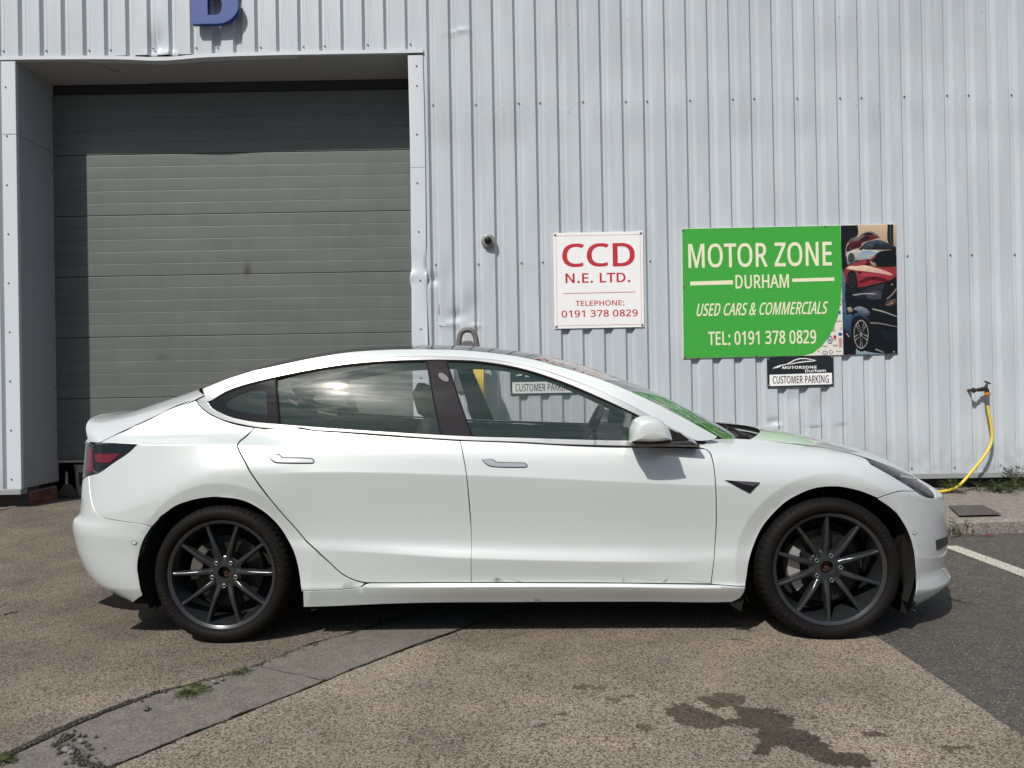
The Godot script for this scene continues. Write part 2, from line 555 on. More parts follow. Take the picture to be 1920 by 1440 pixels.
func ground() -> void:
	# everything lies on one far-reaching sheet
	var far := aggregate(31, 512, 0.30, Vector3(0.115, 0.108, 0.10), Vector3(0.05, 0.048, 0.045), Vector3(0.22, 0.21, 0.19), 0.3, 0.06, 0.12)
	var base := PlaneMesh.new()
	base.size = Vector2(500, 500)
	var g := node("ground", base, ground_material("far_ground", far, 1.1, 0.92, null, 0.0))
	g.position = Vector3(0, -0.06, 0)
	struct(g)

	var bump := relief(3, 512, 0.11)
	var tan_tex := aggregate(21, 1024, 0.27, Vector3(0.245, 0.206, 0.165), Vector3(0.032, 0.026, 0.021), Vector3(0.36, 0.305, 0.25), 0.32, 0.16, 0.05)
	var conc := ground_material("concrete_yard", tan_tex, 1.45, 0.9, bump, 0.22)
	conc.detail_enabled = true
	conc.detail_blend_mode = BaseMaterial3D.BLEND_MODE_MUL
	conc.detail_uv_layer = BaseMaterial3D.DETAIL_UV_2
	conc.detail_albedo = yard_wear()
	struct(node("concrete_yard", sheet(steps(-14.0, 1.695, 40), steps(-7.46, 14.0, 130), 0.0), conc))

	var tar_tex := aggregate(51, 1024, 0.26, Vector3(0.076, 0.068, 0.061), Vector3(0.026, 0.023, 0.021), Vector3(0.19, 0.172, 0.155), 0.34, 0.05, 0.15)
	var tar := ground_material("asphalt", tar_tex, 1.5, 0.88, bump, 0.3)
	struct(node("asphalt_bay", sheet(steps(1.70, 30.0, 40), steps(-6.2, 14.0, 60), -0.004, false), tar))

	# the filled trench that crosses the yard, and the open joint along it
	var l := pts("-2.80,-0.60 -2.25,-1.55 -1.714,-2.451 -1.61,-2.72 -1.455,-2.95 -1.27,-3.10 -1.141,-3.24 -0.959,-3.521 -0.744,-3.719 -0.22,-4.30 0.50,-5.20")
	var r := pts("-2.45,-0.60 -1.90,-1.55 -1.330,-2.360 -1.11,-2.66 -0.991,-2.806 -0.793,-3.062 -0.700,-3.19 -0.500,-3.430 -0.236,-3.725 0.27,-4.30 0.98,-5.20")
	var fill_tex := aggregate(61, 1024, 0.30, Vector3(0.135, 0.124, 0.107), Vector3(0.050, 0.045, 0.039), Vector3(0.21, 0.195, 0.17), 0.16, 0.08, 0.16)
	struct(node("trench_strip", band(l, r, 0.005, 0.012, 4), ground_material("trench_fill", fill_tex, 1.3, 0.92, bump, 0.12)))
	var soil := ground_material("soil", aggregate(71, 512, 0.2, Vector3(0.030, 0.025, 0.020), Vector3(0.010, 0.0085, 0.007), Vector3(0.085, 0.07, 0.055), 0.3, 0.08, 0.2), 0.5, 1.0, bump, 0.8)
	var l2 := PackedVector2Array(); var r2 := PackedVector2Array()
	var wd := [0.032, 0.030, 0.036, 0.034, 0.022, 0.012, 0.008, 0.008, 0.014, 0.010, 0.004]
	for i in l.size():
		l2.push_back(l[i] + Vector2(-wd[i] * 0.45, -wd[i] * 0.3)); r2.push_back(l[i] + Vector2(wd[i] * 0.55, wd[i] * 0.35))
	stuff(node("joint_soil", band(l2, r2, 0.009, 0.014, 8), soil))
	var e2 := PackedVector2Array(); var e3 := PackedVector2Array()
	for i in r.size():
		var ww := 0.006 if i > 6 and i < 10 else 0.0008
		e2.push_back(r[i] + Vector2(-ww, -ww * 0.6)); e3.push_back(r[i] + Vector2(0.001, 0.001))
	stuff(node("joint_dirt", band(e2, e3, 0.008, 0.008, 18), soil))
	var crack := pts("-1.13,-3.235 -1.06,-3.20 -1.00,-3.155 -0.921,-3.128 -0.86,-3.09 -0.787,-3.05")
	var crack2 := PackedVector2Array()
	for i in crack.size(): crack2.push_back(crack[i] + Vector2(0.003, 0.006))
	stuff(node("crack_dirt", band(crack, crack2, 0.0085, 0.008, 28), soil))
	# crumbled part near the left end of the strip
	var cl := pts("-1.60,-2.59 -1.545,-2.50 -1.46,-2.42 -1.36,-2.37")
	var cr := pts("-1.575,-2.61 -1.515,-2.515 -1.43,-2.43 -1.345,-2.375")
	stuff(node("crumbled_dirt", band(cl, cr, 0.010, 0.06, 38), soil))

	var rub := Soup.new()
	var rr := RandomNumberGenerator.new(); rr.seed = 44
	for k in 260:
		var c := Vector2.ZERO
		if k < 120:
			var tt := rr.randf()
			c = cl[0].lerp(cl[3], tt) + Vector2(rr.randfn(0.0, 0.028), rr.randfn(0.0, 0.030))
		else:
			var ii := rr.randi_range(1, 6)
			c = l[ii].lerp(l[ii + 1], rr.randf()) + Vector2(rr.randfn(0.008, 0.012), rr.randfn(0.008, 0.010))
		var q := rr.randf_range(0.0015, 0.0055) * (1.4 if rr.randf() < 0.1 else 1.0)
		box(rub, Vector3.ZERO, Vector3(q * 2.2, q * 1.3, q * 1.8), q * 0.4, Transform3D(Basis.from_euler(Vector3(rr.randf() * 0.6, rr.randf() * 6.0, rr.randf() * 0.6)), Vector3(c.x, 0.010 + q * 0.3, c.y)))
	stuff(part("joint_rubble", rub, mat("rubble", grey(0.075, 0.068, 0.06), 0.95), self, 0.0))

	# white bay line, worn
	var worn := FastNoiseLite.new()
	worn.seed = 77; worn.frequency = 0.09; worn.fractal_octaves = 4
	var wi := Image.create(256, 1024, false, Image.FORMAT_RGBA8)
	for j in 1024:
		for i in 256:
			var f := worn.get_noise_2d(i * 0.5, j * 0.5) + 0.35 * worn.get_noise_2d(i * 2.0, j * 2.0)
			var rim := minf(minf(i, 255 - i) / 26.0, 1.0)
			var on := f < 0.16 + 0.12 * rim - 0.10 * (1.0 - rim)
			var t := 0.80 + 0.18 * f
			wi.set_pixel(i, j, Color(t, t * 0.985, t * 0.93, 1.0 if on else 0.0))
	var paint := mat("road_paint", Color(0.92, 0.92, 0.92), 0.8)
	paint.albedo_texture = ImageTexture.create_from_image(wi)
	paint.transparency = BaseMaterial3D.TRANSPARENCY_ALPHA_SCISSOR
	paint.alpha_scissor_threshold = 0.5
	var pl := PlaneMesh.new()
	pl.size = Vector2(0.115, 1.0)
	var line_s := Soup.new()
	for k in 9:
		var z0 := -5.36 + k * 0.9; var z1 := z0 + 0.9
		line_s.quad_uv(Vector3(3.075, 0, z1), Vector3(3.200, 0, z1), Vector3(3.205, 0, z0), Vector3(3.085, 0, z0), Vector2(0, 1), Vector2(1, 1), Vector2(1, 0), Vector2(0, 0))
	struct(node("bay_line", finish(line_s), paint))

	kerb_and_pavement(bump, soil)

func kerb_and_pavement(bump: Texture2D, soil: Material) -> void:
	var t := Transform3D(Basis(Vector3.UP, deg_to_rad(3.2)), Vector3(3.4, 0, -5.75))
	var kerb_m := ground_material("kerb_concrete", aggregate(81, 512, 0.16, Vector3(0.23, 0.21, 0.185), Vector3(0.09, 0.08, 0.07), Vector3(0.38, 0.36, 0.33), 0.25, 0.12, 0.22), 0.55, 0.92, bump, 0.5)
	var kerb := Node3D.new()
	kerb.name = "kerb"
	add_child(kerb)
	struct(kerb)
	for i in 9:
		var s := Soup.new()
		box(s, Vector3(-1.25 + i * 0.92, 0.0, -0.0625), Vector3(0.914, 0.20, 0.125), 0.016, t)
		part("kerb_stone", s, kerb_m, kerb)
	var pave_m := ground_material("paving_concrete", aggregate(91, 1024, 0.22, Vector3(0.20, 0.178, 0.155), Vector3(0.09, 0.08, 0.07), Vector3(0.28, 0.255, 0.225), 0.2, 0.1, 0.2), 1.2, 0.9, bump, 0.25)
	var pave := Node3D.new()
	pave.name = "pavement"
	add_child(pave)
	struct(pave)
	var at := [-1.75, -0.60, 0.68, 1.80, 2.95, 4.10, 5.25, 6.4]
	for i in at.size() - 1:
		for row in 2:
			var z0 := -0.128 - row * 0.5; var z1 := z0 - (0.495 if row == 0 else 0.56)
			var y0 := 0.096 + 0.085 * (-0.128 - z0) / 0.9; var y1 := 0.096 + 0.085 * (-0.128 - z1) / 0.9
			var x0: float = at[i] + row * 0.33 + 0.004; var x1: float = at[i + 1] + row * 0.33 - 0.004
			var s := Soup.new()
			var tilt := Transform3D(Basis(Vector3.RIGHT, atan2(y1 - y0, z0 - z1)), Vector3((x0 + x1) * 0.5, (y0 + y1) * 0.5 - 0.04, (z0 + z1) * 0.5))
			box(s, Vector3.ZERO, Vector3(x1 - x0, 0.08, z0 - z1 - 0.008), 0.006, t * tilt)
			part("paving_slab", s, pave_m, pave)
	# patched square in the pavement
	var ps := Soup.new()
	var q := [Vector3(3.549, 0.112, -5.905), Vector3(3.906, 0.112, -5.925), Vector3(3.947, 0.138, -6.235), Vector3(3.655, 0.138, -6.235)]
	ps.quad(q[0] + Vector3(0, 0.005, 0), q[1] + Vector3(0, 0.005, 0), q[2] + Vector3(0, 0.005, 0), q[3] + Vector3(0, 0.005, 0))
	part("tar_patch", ps, mats["asphalt"], pave)
	# earth strip between the paving and the wall
	var ss := Soup.new()
	var nz := FastNoiseLite.new(); nz.seed = 4; nz.frequency = 3.0
	for i in 80:
		var xa := 1.7 + i * 0.1; var xb := xa + 0.1
		for k in 3:
			var za := -6.70 - k * 0.1; var zb := za - 0.1
			var f := func(x: float, z: float) -> Vector3: return Vector3(x, 0.165 + 0.03 * nz.get_noise_2d(x, z) + 0.02 * (-6.7 - z), z - 0.03 * (x - 3.4))
			ss.quad(f.call(xa, za), f.call(xb, za), f.call(xb, zb), f.call(xa, zb))
	stuff(part("earth_strip", ss, soil, self, 60.0))

# ------------------------------------------------------------------ the building
# dents in the sheet: x, y, half width, half height, depth
var dents := [[2.42, 0.84, 0.055, 0.030, -0.016], [2.47, 0.80, 0.05, 0.02, 0.010], [2.80, 0.755, 0.075, 0.026, -0.020], [2.79, 0.715, 0.08, 0.02, 0.012], [3.02, 0.74, 0.06, 0.028, -0.018], [3.06, 0.79, 0.05, 0.02, -0.010], [3.24, 0.75, 0.04, 0.02, -0.008],
	[2.62, 1.05, 0.10, 0.10, -0.016], [2.86, 0.98, 0.07, 0.12, -0.012], [-0.56, 2.25, 0.05, 0.16, -0.012], [-0.50, 1.88, 0.07, 0.05, -0.018], [-0.55, 1.80, 0.08, 0.03, 0.010], [-0.36, 1.95, 0.08, 0.12, -0.016], [-0.33, 1.78, 0.06, 0.025, 0.010],
	[-0.72, 2.22, 0.06, 0.05, -0.02], [-3.23, 4.45, 0.07, 0.14, -0.028], [-3.2, 4.37, 0.10, 0.03, 0.015], [-0.48, 4.42, 0.09, 0.05, -0.010], [-0.42, 4.53, 0.08, 0.02, 0.008], [-1.5, 4.9, 0.3, 0.3, -0.004], [1.9, 3.9, 0.5, 0.2, 0.002]]

func dent(x: float, y: float) -> float:
	var d := 0.0
	for q in dents:
		var a: float = (x - q[0]) / q[2]; var b: float = (y - q[1]) / q[3]
		var r := a * a + b * b
		if r < 9.0: d += q[4] * exp(-r)
	return d

func clad_depth(x: float) -> float:
	var p := fposmod(x - 0.0614, 0.2)
	if p < 0.023: return -0.031 * p / 0.023
	if p < 0.0665: return -0.031 + (0.0025 if p > 0.040 and p < 0.054 else 0.0)
	if p < 0.092: return -0.031 + 0.031 * (p - 0.0665) / 0.0255
	return 0.0

func clad_sheet(xa: float, xb: float, ya: float, yb: float, material: Material, parent: Node) -> void:
	var xs := PackedFloat32Array([xa])
	for k in range(int(floor((xa - 0.3) / 0.2)), int(ceil((xb + 0.2) / 0.2)) + 1):
		for p in [0.0, 0.023, 0.0395, 0.0415, 0.0535, 0.0555, 0.0665, 0.092, 0.115, 0.14, 0.165]:
			var x: float = 0.0614 + k * 0.2 + p
			if x > xa + 0.001 and x < xb - 0.001: xs.push_back(x)
	xs.push_back(xb)
	var ys := PackedFloat32Array()
	var y := ya
	while y < yb - 0.001:
		ys.push_back(y)
		var near := false
		for q in dents:
			if absf(y - q[1]) < q[3] * 2.5 + 0.05 and q[0] > xa - 0.2 and q[0] < xb + 0.2: near = true
		y += 0.014 if near else 0.22
	ys.push_back(yb)
	var s := Soup.new()
	var rows := []
	for yy in ys:
		var row := PackedVector3Array()
		for x in xs: row.push_back(Vector3(x, yy, WALL_Z + clad_depth(x) + dent(x, yy)))
		rows.push_back(row)
	for j in ys.size() - 1:
		for i in xs.size() - 1:
			var a: Vector3 = rows[j][i]; var b: Vector3 = rows[j][i + 1]; var c: Vector3 = rows[j + 1][i + 1]; var d: Vector3 = rows[j + 1][i]
			var u := func(p: Vector3) -> Vector2: return Vector2((p.x + 5.0) / 10.0, 1.0 - p.y / 5.2)
			s.quad_uv(a, b, c, d, u.call(a), u.call(b), u.call(c), u.call(d))
	part("cladding_sheet", s, material, parent, 24.0)

# weathering of the painted sheet: broad tone, a chalky band at the upper rail, runs under the old fixings
func wall_wear() -> ImageTexture:
	var w := 1024; var h := 512
	var out := PackedByteArray(); out.resize(w * h * 3)
	var a := FastNoiseLite.new(); a.seed = 90; a.frequency = 0.9; a.fractal_octaves = 4
	var b := FastNoiseLite.new(); b.seed = 91; b.frequency = 45.0; b.fractal_octaves = 2
	var c := FastNoiseLite.new(); c.seed = 92; c.frequency = 3.0; c.fractal_octaves = 3
	for j in h:
		var y := 5.2 * (1.0 - (j + 0.5) / h)
		for i in w:
			var x := 10.0 * (i + 0.5) / w - 5.0
			var t := 0.93 + 0.030 * a.get_noise_2d(x, y) + 0.030 * c.get_noise_2d(x * 2.2, y * 0.22)
			var k := exp(-pow((y - 3.80 + 0.05 * a.get_noise_2d(x * 3.0, 2.0)) / 0.10, 2.0))
			if x > -0.77: t += k * (0.10 * maxf(0.0, b.get_noise_2d(x, y) + 0.05) - 0.02) - 0.05 * exp(-pow((y - 3.62) / 0.16, 2.0)) * (0.5 + c.get_noise_2d(x, 5.0)) - 0.035 * smoothstep(3.95, 4.5, y) * (0.5 + a.get_noise_2d(x * 2.0, 9.0))
			t -= 0.10 * smoothstep(0.75, 0.35, y) * (0.45 + 0.9 * c.get_noise_2d(x * 2.0, y * 2.0))
			var warm := 0.006 * c.get_noise_2d(x, y + 30.0)
			out[(j * w + i) * 3] = clampi(int(255 * (t + warm)), 0, 255)
			out[(j * w + i) * 3 + 1] = clampi(int(255 * t), 0, 255)
			out[(j * w + i) * 3 + 2] = clampi(int(255 * (t - warm)), 0, 255)
	return texture_of(out, w, h)

func screw(s: Soup, at: Vector3, r := 0.0085) -> void:
	lathe(s, PackedVector2Array([Vector2(0.0, 0.007), Vector2(r * 0.62, 0.007), Vector2(r * 0.66, 0.0025), Vector2(r, 0.0022), Vector2(r, -0.002)]), 8, Transform3D(Basis(), at))

func building() -> void:
	var b := thing("industrial_unit", "pale grey ribbed metal industrial unit with a tall roller door", "building", Vector3.ZERO)
	var clad := mat("painted_steel", Color(1, 1, 1), 0.42)
	clad.albedo_color = grey(0.565, 0.615, 0.670)
	clad.albedo_texture = wall_wear()
	var trim := mat("painted_trim", grey(0.57, 0.615, 0.665), 0.40)
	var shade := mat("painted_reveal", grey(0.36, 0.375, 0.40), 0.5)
	var zinc := mat("zinc_screw", grey(0.16, 0.16, 0.165), 0.45, 0.5)
	var gl := mat("flashing_paint", grey(0.27, 0.29, 0.29), 0.55)

	for k in range(-9, 9):
		var xa := float(k) + 0.11; var xb := xa + 1.0
		if xa < -4.69: clad_sheet(xa, minf(xb, -4.69), 0.335, 7.0, clad, b)
		if xb > -4.69 and xa < -0.775: clad_sheet(maxf(xa, -4.69), minf(xb, -0.775), 4.352, 7.0, clad, b)
		if xb > -0.775: clad_sheet(maxf(xa, -0.775), xb, 0.335, 7.0, clad, b)

	# fixings, in the valleys
	var ss := Soup.new()
	for k in range(-48, 48):
		var x := 0.0614 + 0.2 * k + 0.046
		var m := posmod(k, 5)
		for row in [[0.38, 0], [2.36, 1], [3.85, 1], [4.42, 2]]:
			var y: float = row[0] + 0.004 * sin(k * 7.0)
			if row[1] == 2 and (x > -0.78 or x < -4.7): continue
			if row[1] != 2 and x > -4.69 and x < -0.76: continue
			if m == 2 or m == 4: continue
			screw(ss, Vector3(x, y, WALL_Z - 0.025))
	stuff(part("cladding_screws", ss, zinc, b, 40.0))
	var old := Soup.new()
	var rg := RandomNumberGenerator.new(); rg.seed = 9
	for p in [[1.14, 4.61], [2.47, 4.60], [3.28, 4.60], [0.58, 4.57], [1.15, 3.76], [2.48, 3.77], [3.25, 3.76], [3.45, 3.76], [3.66, 3.77], [3.86, 3.77], [4.5, 3.78], [0.57, 3.75], [4.43, 4.62], [2.92, 4.60], [3.12, 4.61]]:
		lathe(old, PackedVector2Array([Vector2(0.0, 0.003), Vector2(0.004, 0.0025), Vector2(0.005, -0.001)]), 6, Transform3D(Basis(), Vector3(p[0], p[1], WALL_Z + clad_depth(p[0]))))
	stuff(part("old_rivets", old, zinc, b, 40.0))

	# flashing at the foot, plinth behind it
	for r in [[-9.0, -4.56], [-0.912, 9.0]]:
		var f := Soup.new()
		box(f, Vector3((r[0] + r[1]) * 0.5, 0.312, -6.895), Vector3(r[1] - r[0], 0.05, 0.10), 0.004)
		part("drip_flashing", f, gl, b)
		var p := Soup.new()
		box(p, Vector3((r[0] + r[1]) * 0.5, 0.14, -7.05), Vector3(r[1] - r[0] - 0.02, 0.40, 0.16))
		part("plinth", p, mat("plinth_paint", grey(0.055, 0.052, 0.05), 0.95), b)
	# brick return of the jamb
	var brick_m := [mat("brick_a", grey(0.22, 0.075, 0.052), 0.9), mat("brick_b", grey(0.17, 0.062, 0.045), 0.9), mat("brick_c", grey(0.26, 0.10, 0.07), 0.9)]
	var mortar := Soup.new()
	box(mortar, Vector3(-4.66, 0.14, -7.19), Vector3(0.185, 0.32, 0.42))
	part("brickwork_mortar", mortar, mat("mortar", grey(0.20, 0.18, 0.16), 0.95), b)
	for course in 4:
		for k in 3:
			var off := 0.11 if course % 2 else 0.0
			var z0 := -6.975 - k * 0.225 + off; var z1 := z0 - 0.215
			z0 = minf(z0, -6.975); z1 = maxf(z1, -7.405)
			if z0 - z1 < 0.03: continue
			var s := Soup.new()
			box(s, Vector3(-4.66, 0.03 + course * 0.075, (z0 + z1) * 0.5), Vector3(0.20, 0.065, z0 - z1 - 0.008), 0.004)
			part("brick", s, brick_m[(course * 2 + k) % 3], b)

	# flanges round the opening, with their screws
	var js := Soup.new()
	for r in [[0.338, 3.628], [3.632, 4.318]]:
		var s := Soup.new()
		box(s, Vector3(-4.626, (r[0] + r[1]) * 0.5, WALL_Z - 0.012), Vector3(0.134, r[1] - r[0], 0.05), 0.003)
		part("jamb_flange", s, trim, b)
	for k in 9: screw(js, Vector3(-4.648 + 0.004 * sin(k * 3.0), 0.43 + k * 0.455, WALL_Z + 0.0135))
	for r in [[0.338, 3.255], [3.258, 4.300]]:
		# the right-hand one is knocked about low down
		var s := Soup.new()
		var n := int((r[1] - r[0]) / 0.03)
		var rows := []
		for j in n + 1:
			var y: float = lerpf(r[0], r[1], float(j) / n)
			var row := []
			var k1 := exp(-pow((y - 2.25) / 0.035, 2.0)) * 0.022 - exp(-pow((y - 2.36) / 0.09, 2.0)) * 0.018 + 0.010 * sin(y * 5.0) * smoothstep(3.2, 1.5, y)
			var k2 := exp(-pow((y - 2.22) / 0.05, 2.0)) * 0.016 + 0.008 * smoothstep(2.3, 1.4, y)
			for c in [[-0.911, -0.05, 0.0], [-0.912 , 0.012, 1.0], [-0.895, 0.0135, 0.6], [-0.865, 0.014, 0.35], [-0.81, 0.014, 0.15], [-0.788, 0.013, 0.5], [-0.774, 0.012, 1.0], [-0.774, -0.03, 0.2]]:
				row.push_back(Vector3(c[0] + 0.004 * sin(y * 2.3) + k2 * c[2] * (-1.0 if c[0] < -0.85 else 0.6), y, WALL_Z + c[1] + k1 * c[2]))
			rows.push_back(row)
		for j in n:
			for i in 7: s.quad(rows[j][i], rows[j][i + 1], rows[j + 1][i + 1], rows[j + 1][i])
		part("jamb_flange", s, trim, b, 28.0)
	for k in 10: screw(js, Vector3(-0.84 + 0.006 * sin(k * 5.0), 0.40 + k * 0.452 if k < 9 else 4.2, WALL_Z + 0.0155))
	stuff(part("flange_screws", js, zinc, b, 40.0))
	# torn and rusty hole in the sheet beside it
	var hole := Soup.new()
	prism(hole, pts("-0.668,1.985 -0.648,1.978 -0.650,1.93 -0.640,1.90 -0.641,1.80 -0.656,1.795 -0.660,1.86 -0.672,1.90"), WALL_Z - 0.05, WALL_Z - 0.0215)
	part("torn_edge", hole, mat("rust", grey(0.10, 0.055, 0.035), 0.95), b)
	var flap := Soup.new()
	prism(flap, pts("-0.642,1.81 -0.60,1.79 -0.575,1.80 -0.60,1.775 -0.645,1.78 -0.668,1.792"), WALL_Z - 0.03, WALL_Z + 0.006, Transform3D(), 0.003)
	part("torn_flap", flap, trim, b)

	# lintel, soffit, reveals
	var li := Soup.new()
	var n_l := 40
	for j in n_l:
		var xa := lerpf(-4.712, -0.772, float(j) / n_l); var xb := lerpf(-4.712, -0.772, float(j + 1) / n_l)
		var sag := func(x: float) -> float: return -0.022 * exp(-pow((x + 3.2) / 0.28, 2.0)) - 0.012 * smoothstep(-2.0, -3.4, x) * smoothstep(-4.6, -3.4, x)
		var ya: float = sag.call(xa); var yb: float = sag.call(xb)
		var f := WALL_Z + 0.022; var bk := WALL_Z - 0.06
		li.quad(Vector3(xa, 4.320 + ya, f), Vector3(xb, 4.320 + yb, f), Vector3(xb, 4.353 + yb, f), Vector3(xa, 4.353 + ya, f))
		li.quad(Vector3(xa, 4.353 + ya, f), Vector3(xb, 4.353 + yb, f), Vector3(xb, 4.357 + yb, bk), Vector3(xa, 4.357 + ya, bk))
		li.quad(Vector3(xa, 4.320 + ya, bk), Vector3(xb, 4.320 + yb, bk), Vector3(xb, 4.320 + yb, f), Vector3(xa, 4.320 + ya, f))
		if j == 0: li.quad(Vector3(xa, 4.320, bk), Vector3(xa, 4.320, f), Vector3(xa, 4.353, f), Vector3(xa, 4.357, bk))
		if j == n_l - 1: li.quad(Vector3(xb, 4.320, f), Vector3(xb, 4.320, bk), Vector3(xb, 4.357, bk), Vector3(xb, 4.353, f))
	part("lintel_trim", li, trim, b)
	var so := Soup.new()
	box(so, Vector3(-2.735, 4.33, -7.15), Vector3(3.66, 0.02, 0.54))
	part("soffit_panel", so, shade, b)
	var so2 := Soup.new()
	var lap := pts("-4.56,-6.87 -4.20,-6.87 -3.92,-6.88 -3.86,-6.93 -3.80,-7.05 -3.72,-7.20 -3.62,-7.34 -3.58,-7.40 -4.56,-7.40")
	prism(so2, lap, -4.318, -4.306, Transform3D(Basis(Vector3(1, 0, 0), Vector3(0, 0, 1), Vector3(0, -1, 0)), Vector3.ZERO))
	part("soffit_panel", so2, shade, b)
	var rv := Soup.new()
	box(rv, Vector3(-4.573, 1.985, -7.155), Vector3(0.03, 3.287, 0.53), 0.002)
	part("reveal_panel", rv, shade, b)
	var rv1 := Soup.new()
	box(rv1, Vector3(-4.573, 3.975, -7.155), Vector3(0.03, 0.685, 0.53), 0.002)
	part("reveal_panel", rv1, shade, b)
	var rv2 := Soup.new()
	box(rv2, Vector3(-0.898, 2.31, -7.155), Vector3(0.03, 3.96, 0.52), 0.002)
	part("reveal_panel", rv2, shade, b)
	var rs := Soup.new()
	for k in 10: screw(rs, Vector3(0, 0, 0)) if false else lathe(rs, PackedVector2Array([Vector2(0.0, 0.007), Vector2(0.006, 0.006), Vector2(0.009, -0.001)]), 8, Transform3D(Basis(Vector3.UP, PI / 2), Vector3(-4.557, 0.42 + k * 0.432, -7.375)))
	stuff(part("reveal_screws", rs, zinc, b, 40.0))

	# the sectional door: six sections of five ribs
	var dm := mat("door_paint", Color.WHITE, 0.46)
	dm.albedo_color = grey(0.134, 0.150, 0.142)
	dm.albedo_texture = door_wear()
	for sec in 6:
		var root := Node3D.new()
		root.name = "door_section"
		b.add_child(root, true)
		for k in 5:
			var y0 := 0.555 + sec * 0.609 + k * 0.1218 + (0.003 if k == 0 else 0.0); var y1 := 0.555 + sec * 0.609 + (k + 1) * 0.1218 - (0.003 if k == 4 else 0.0)
			var s := Soup.new()
			var prof := [[y0, -0.006], [y0 + 0.0005, -0.0025], [y0 + 0.005, 0.0], [y1 - 0.006, 0.0], [y1 - 0.0012, -0.002], [y1, -0.006]]
			for i in prof.size() - 1:
				var p: Array = prof[i]; var q: Array = prof[i + 1]
				var u := func(x: float, y: float) -> Vector2: return Vector2((x + 4.6) / 3.8, 1.0 - (y - 0.5) / 3.8)
				for c in 4:
					var xa := lerpf(-4.60, -0.87, c / 4.0); var xb := lerpf(-4.60, -0.87, (c + 1) / 4.0)
					s.quad_uv(Vector3(xa, p[0], DOOR_Z + p[1]), Vector3(xb, p[0], DOOR_Z + p[1]), Vector3(xb, q[0], DOOR_Z + q[1]), Vector3(xa, q[0], DOOR_Z + q[1]), u.call(xa, p[0]), u.call(xb, p[0]), u.call(xb, q[0]), u.call(xa, q[0]))
			part("door_slat", s, dm, root, 50.0)
	var back := Soup.new()
	box(back, Vector3(-2.735, 2.39, DOOR_Z - 0.03), Vector3(3.74, 3.68, 0.036))
	part("door_core", back, mat("door_core", grey(0.03), 0.9), b)
	var seal := Soup.new()
	box(seal, Vector3(-2.735, 0.538, DOOR_Z - 0.012), Vector3(3.72, 0.026, 0.04), 0.004)
	part("door_seal", seal, mat("seal_strip", grey(0.33, 0.32, 0.29), 0.8), b)
	var hd := Soup.new()
	box(hd, Vector3(-2.735, 4.27, DOOR_Z - 0.05), Vector3(3.74, 0.12, 0.04))
	part("door_header", hd, mat("door_header", grey(0.025, 0.027, 0.034), 0.6), b)

	# the room behind the door, and the shell of the unit
	var dark := mat("room_dark", grey(0.05), 0.95)
	var rm := Soup.new()
	box(rm, Vector3(-5.0, 2.3, -8.8), Vector3(0.1, 4.6, 2.7)); box(rm, Vector3(-0.4, 2.3, -8.8), Vector3(0.1, 4.6, 2.7))
	box(rm, Vector3(-2.7, 2.3, -10.2), Vector3(4.7, 4.6, 0.1)); box(rm, Vector3(-2.7, 4.65, -8.8), Vector3(4.7, 0.1, 2.8))
	box(rm, Vector3(-4.85, 2.3, -7.47), Vector3(0.4, 4.6, 0.1)); box(rm, Vector3(-0.62, 2.3, -7.47), Vector3(0.5, 4.6, 0.1)); box(rm, Vector3(-2.7, 4.48, -7.45), Vector3(4.7, 0.32, 0.06))
	part("room_walls", rm, dark, b)
	var fl := Soup.new()
	box(fl, Vector3(-2.7, 0.12, -8.8), Vector3(4.7, 0.1, 2.72))
	part("room_floor", fl, mat("room_floor", grey(0.16, 0.145, 0.125), 0.9), b)
	var shell := Soup.new()
	box(shell, Vector3(0, 3.5, -18.0), Vector3(18.0, 7.0, 0.2)); box(shell, Vector3(-8.9, 3.5, -12.5), Vector3(0.15, 7.0, 10.8)); box(shell, Vector3(9.0, 3.5, -12.5), Vector3(0.15, 7.0, 10.8))
	part("side_walls", shell, trim, b)
	var rf := Soup.new()
	box(rf, Vector3(0, 7.06, -12.4), Vector3(18.3, 0.12, 11.3), 0.02)
	part("roof", rf, shade, b)

func door_wear() -> ImageTexture:
	var w := 512
	var a := FastNoiseLite.new(); a.seed = 120; a.frequency = 0.010; a.fractal_octaves = 4
	var im := Image.create(w, w, false, Image.FORMAT_RGB8)
	for j in w:
		for i in w:
			var t := 0.92 + 0.05 * a.get_noise_2d(i * 0.6, j * 3.0) + 0.03 * a.get_noise_2d(i * 4.0, j * 0.8)
			var c := Vector3(t, t, t)
			# small rust spot by a fixing
			var x := (i + 0.5) / w * 3.8 - 4.6; var y := 0.5 + 3.8 * (1.0 - (j + 0.5) / w)
			var d := Vector2((x + 2.63) / 0.035, (y - (2.40 if y < 2.40 else 2.40)) / (0.03 if y < 2.40 else 0.09)).length()
			if d < 2.0: c = c.lerp(Vector3(0.62, 0.45, 0.34), 0.8 * exp(-d * d * 1.2))
			var d2 := Vector2((x + 2.62) / 0.10, (y - 1.36) / 0.05).length()
			c *= 1.0 - 0.12 * exp(-d2 * d2)
			var d3 := Vector2((x + 3.5) / 0.06, (y - 1.56) / 0.03).length()
			c *= 1.0 - 0.15 * exp(-d3 * d3)
			im.set_pixel(i, j, Color(c.x, c.y, c.z))
	return ImageTexture.create_from_image(im)

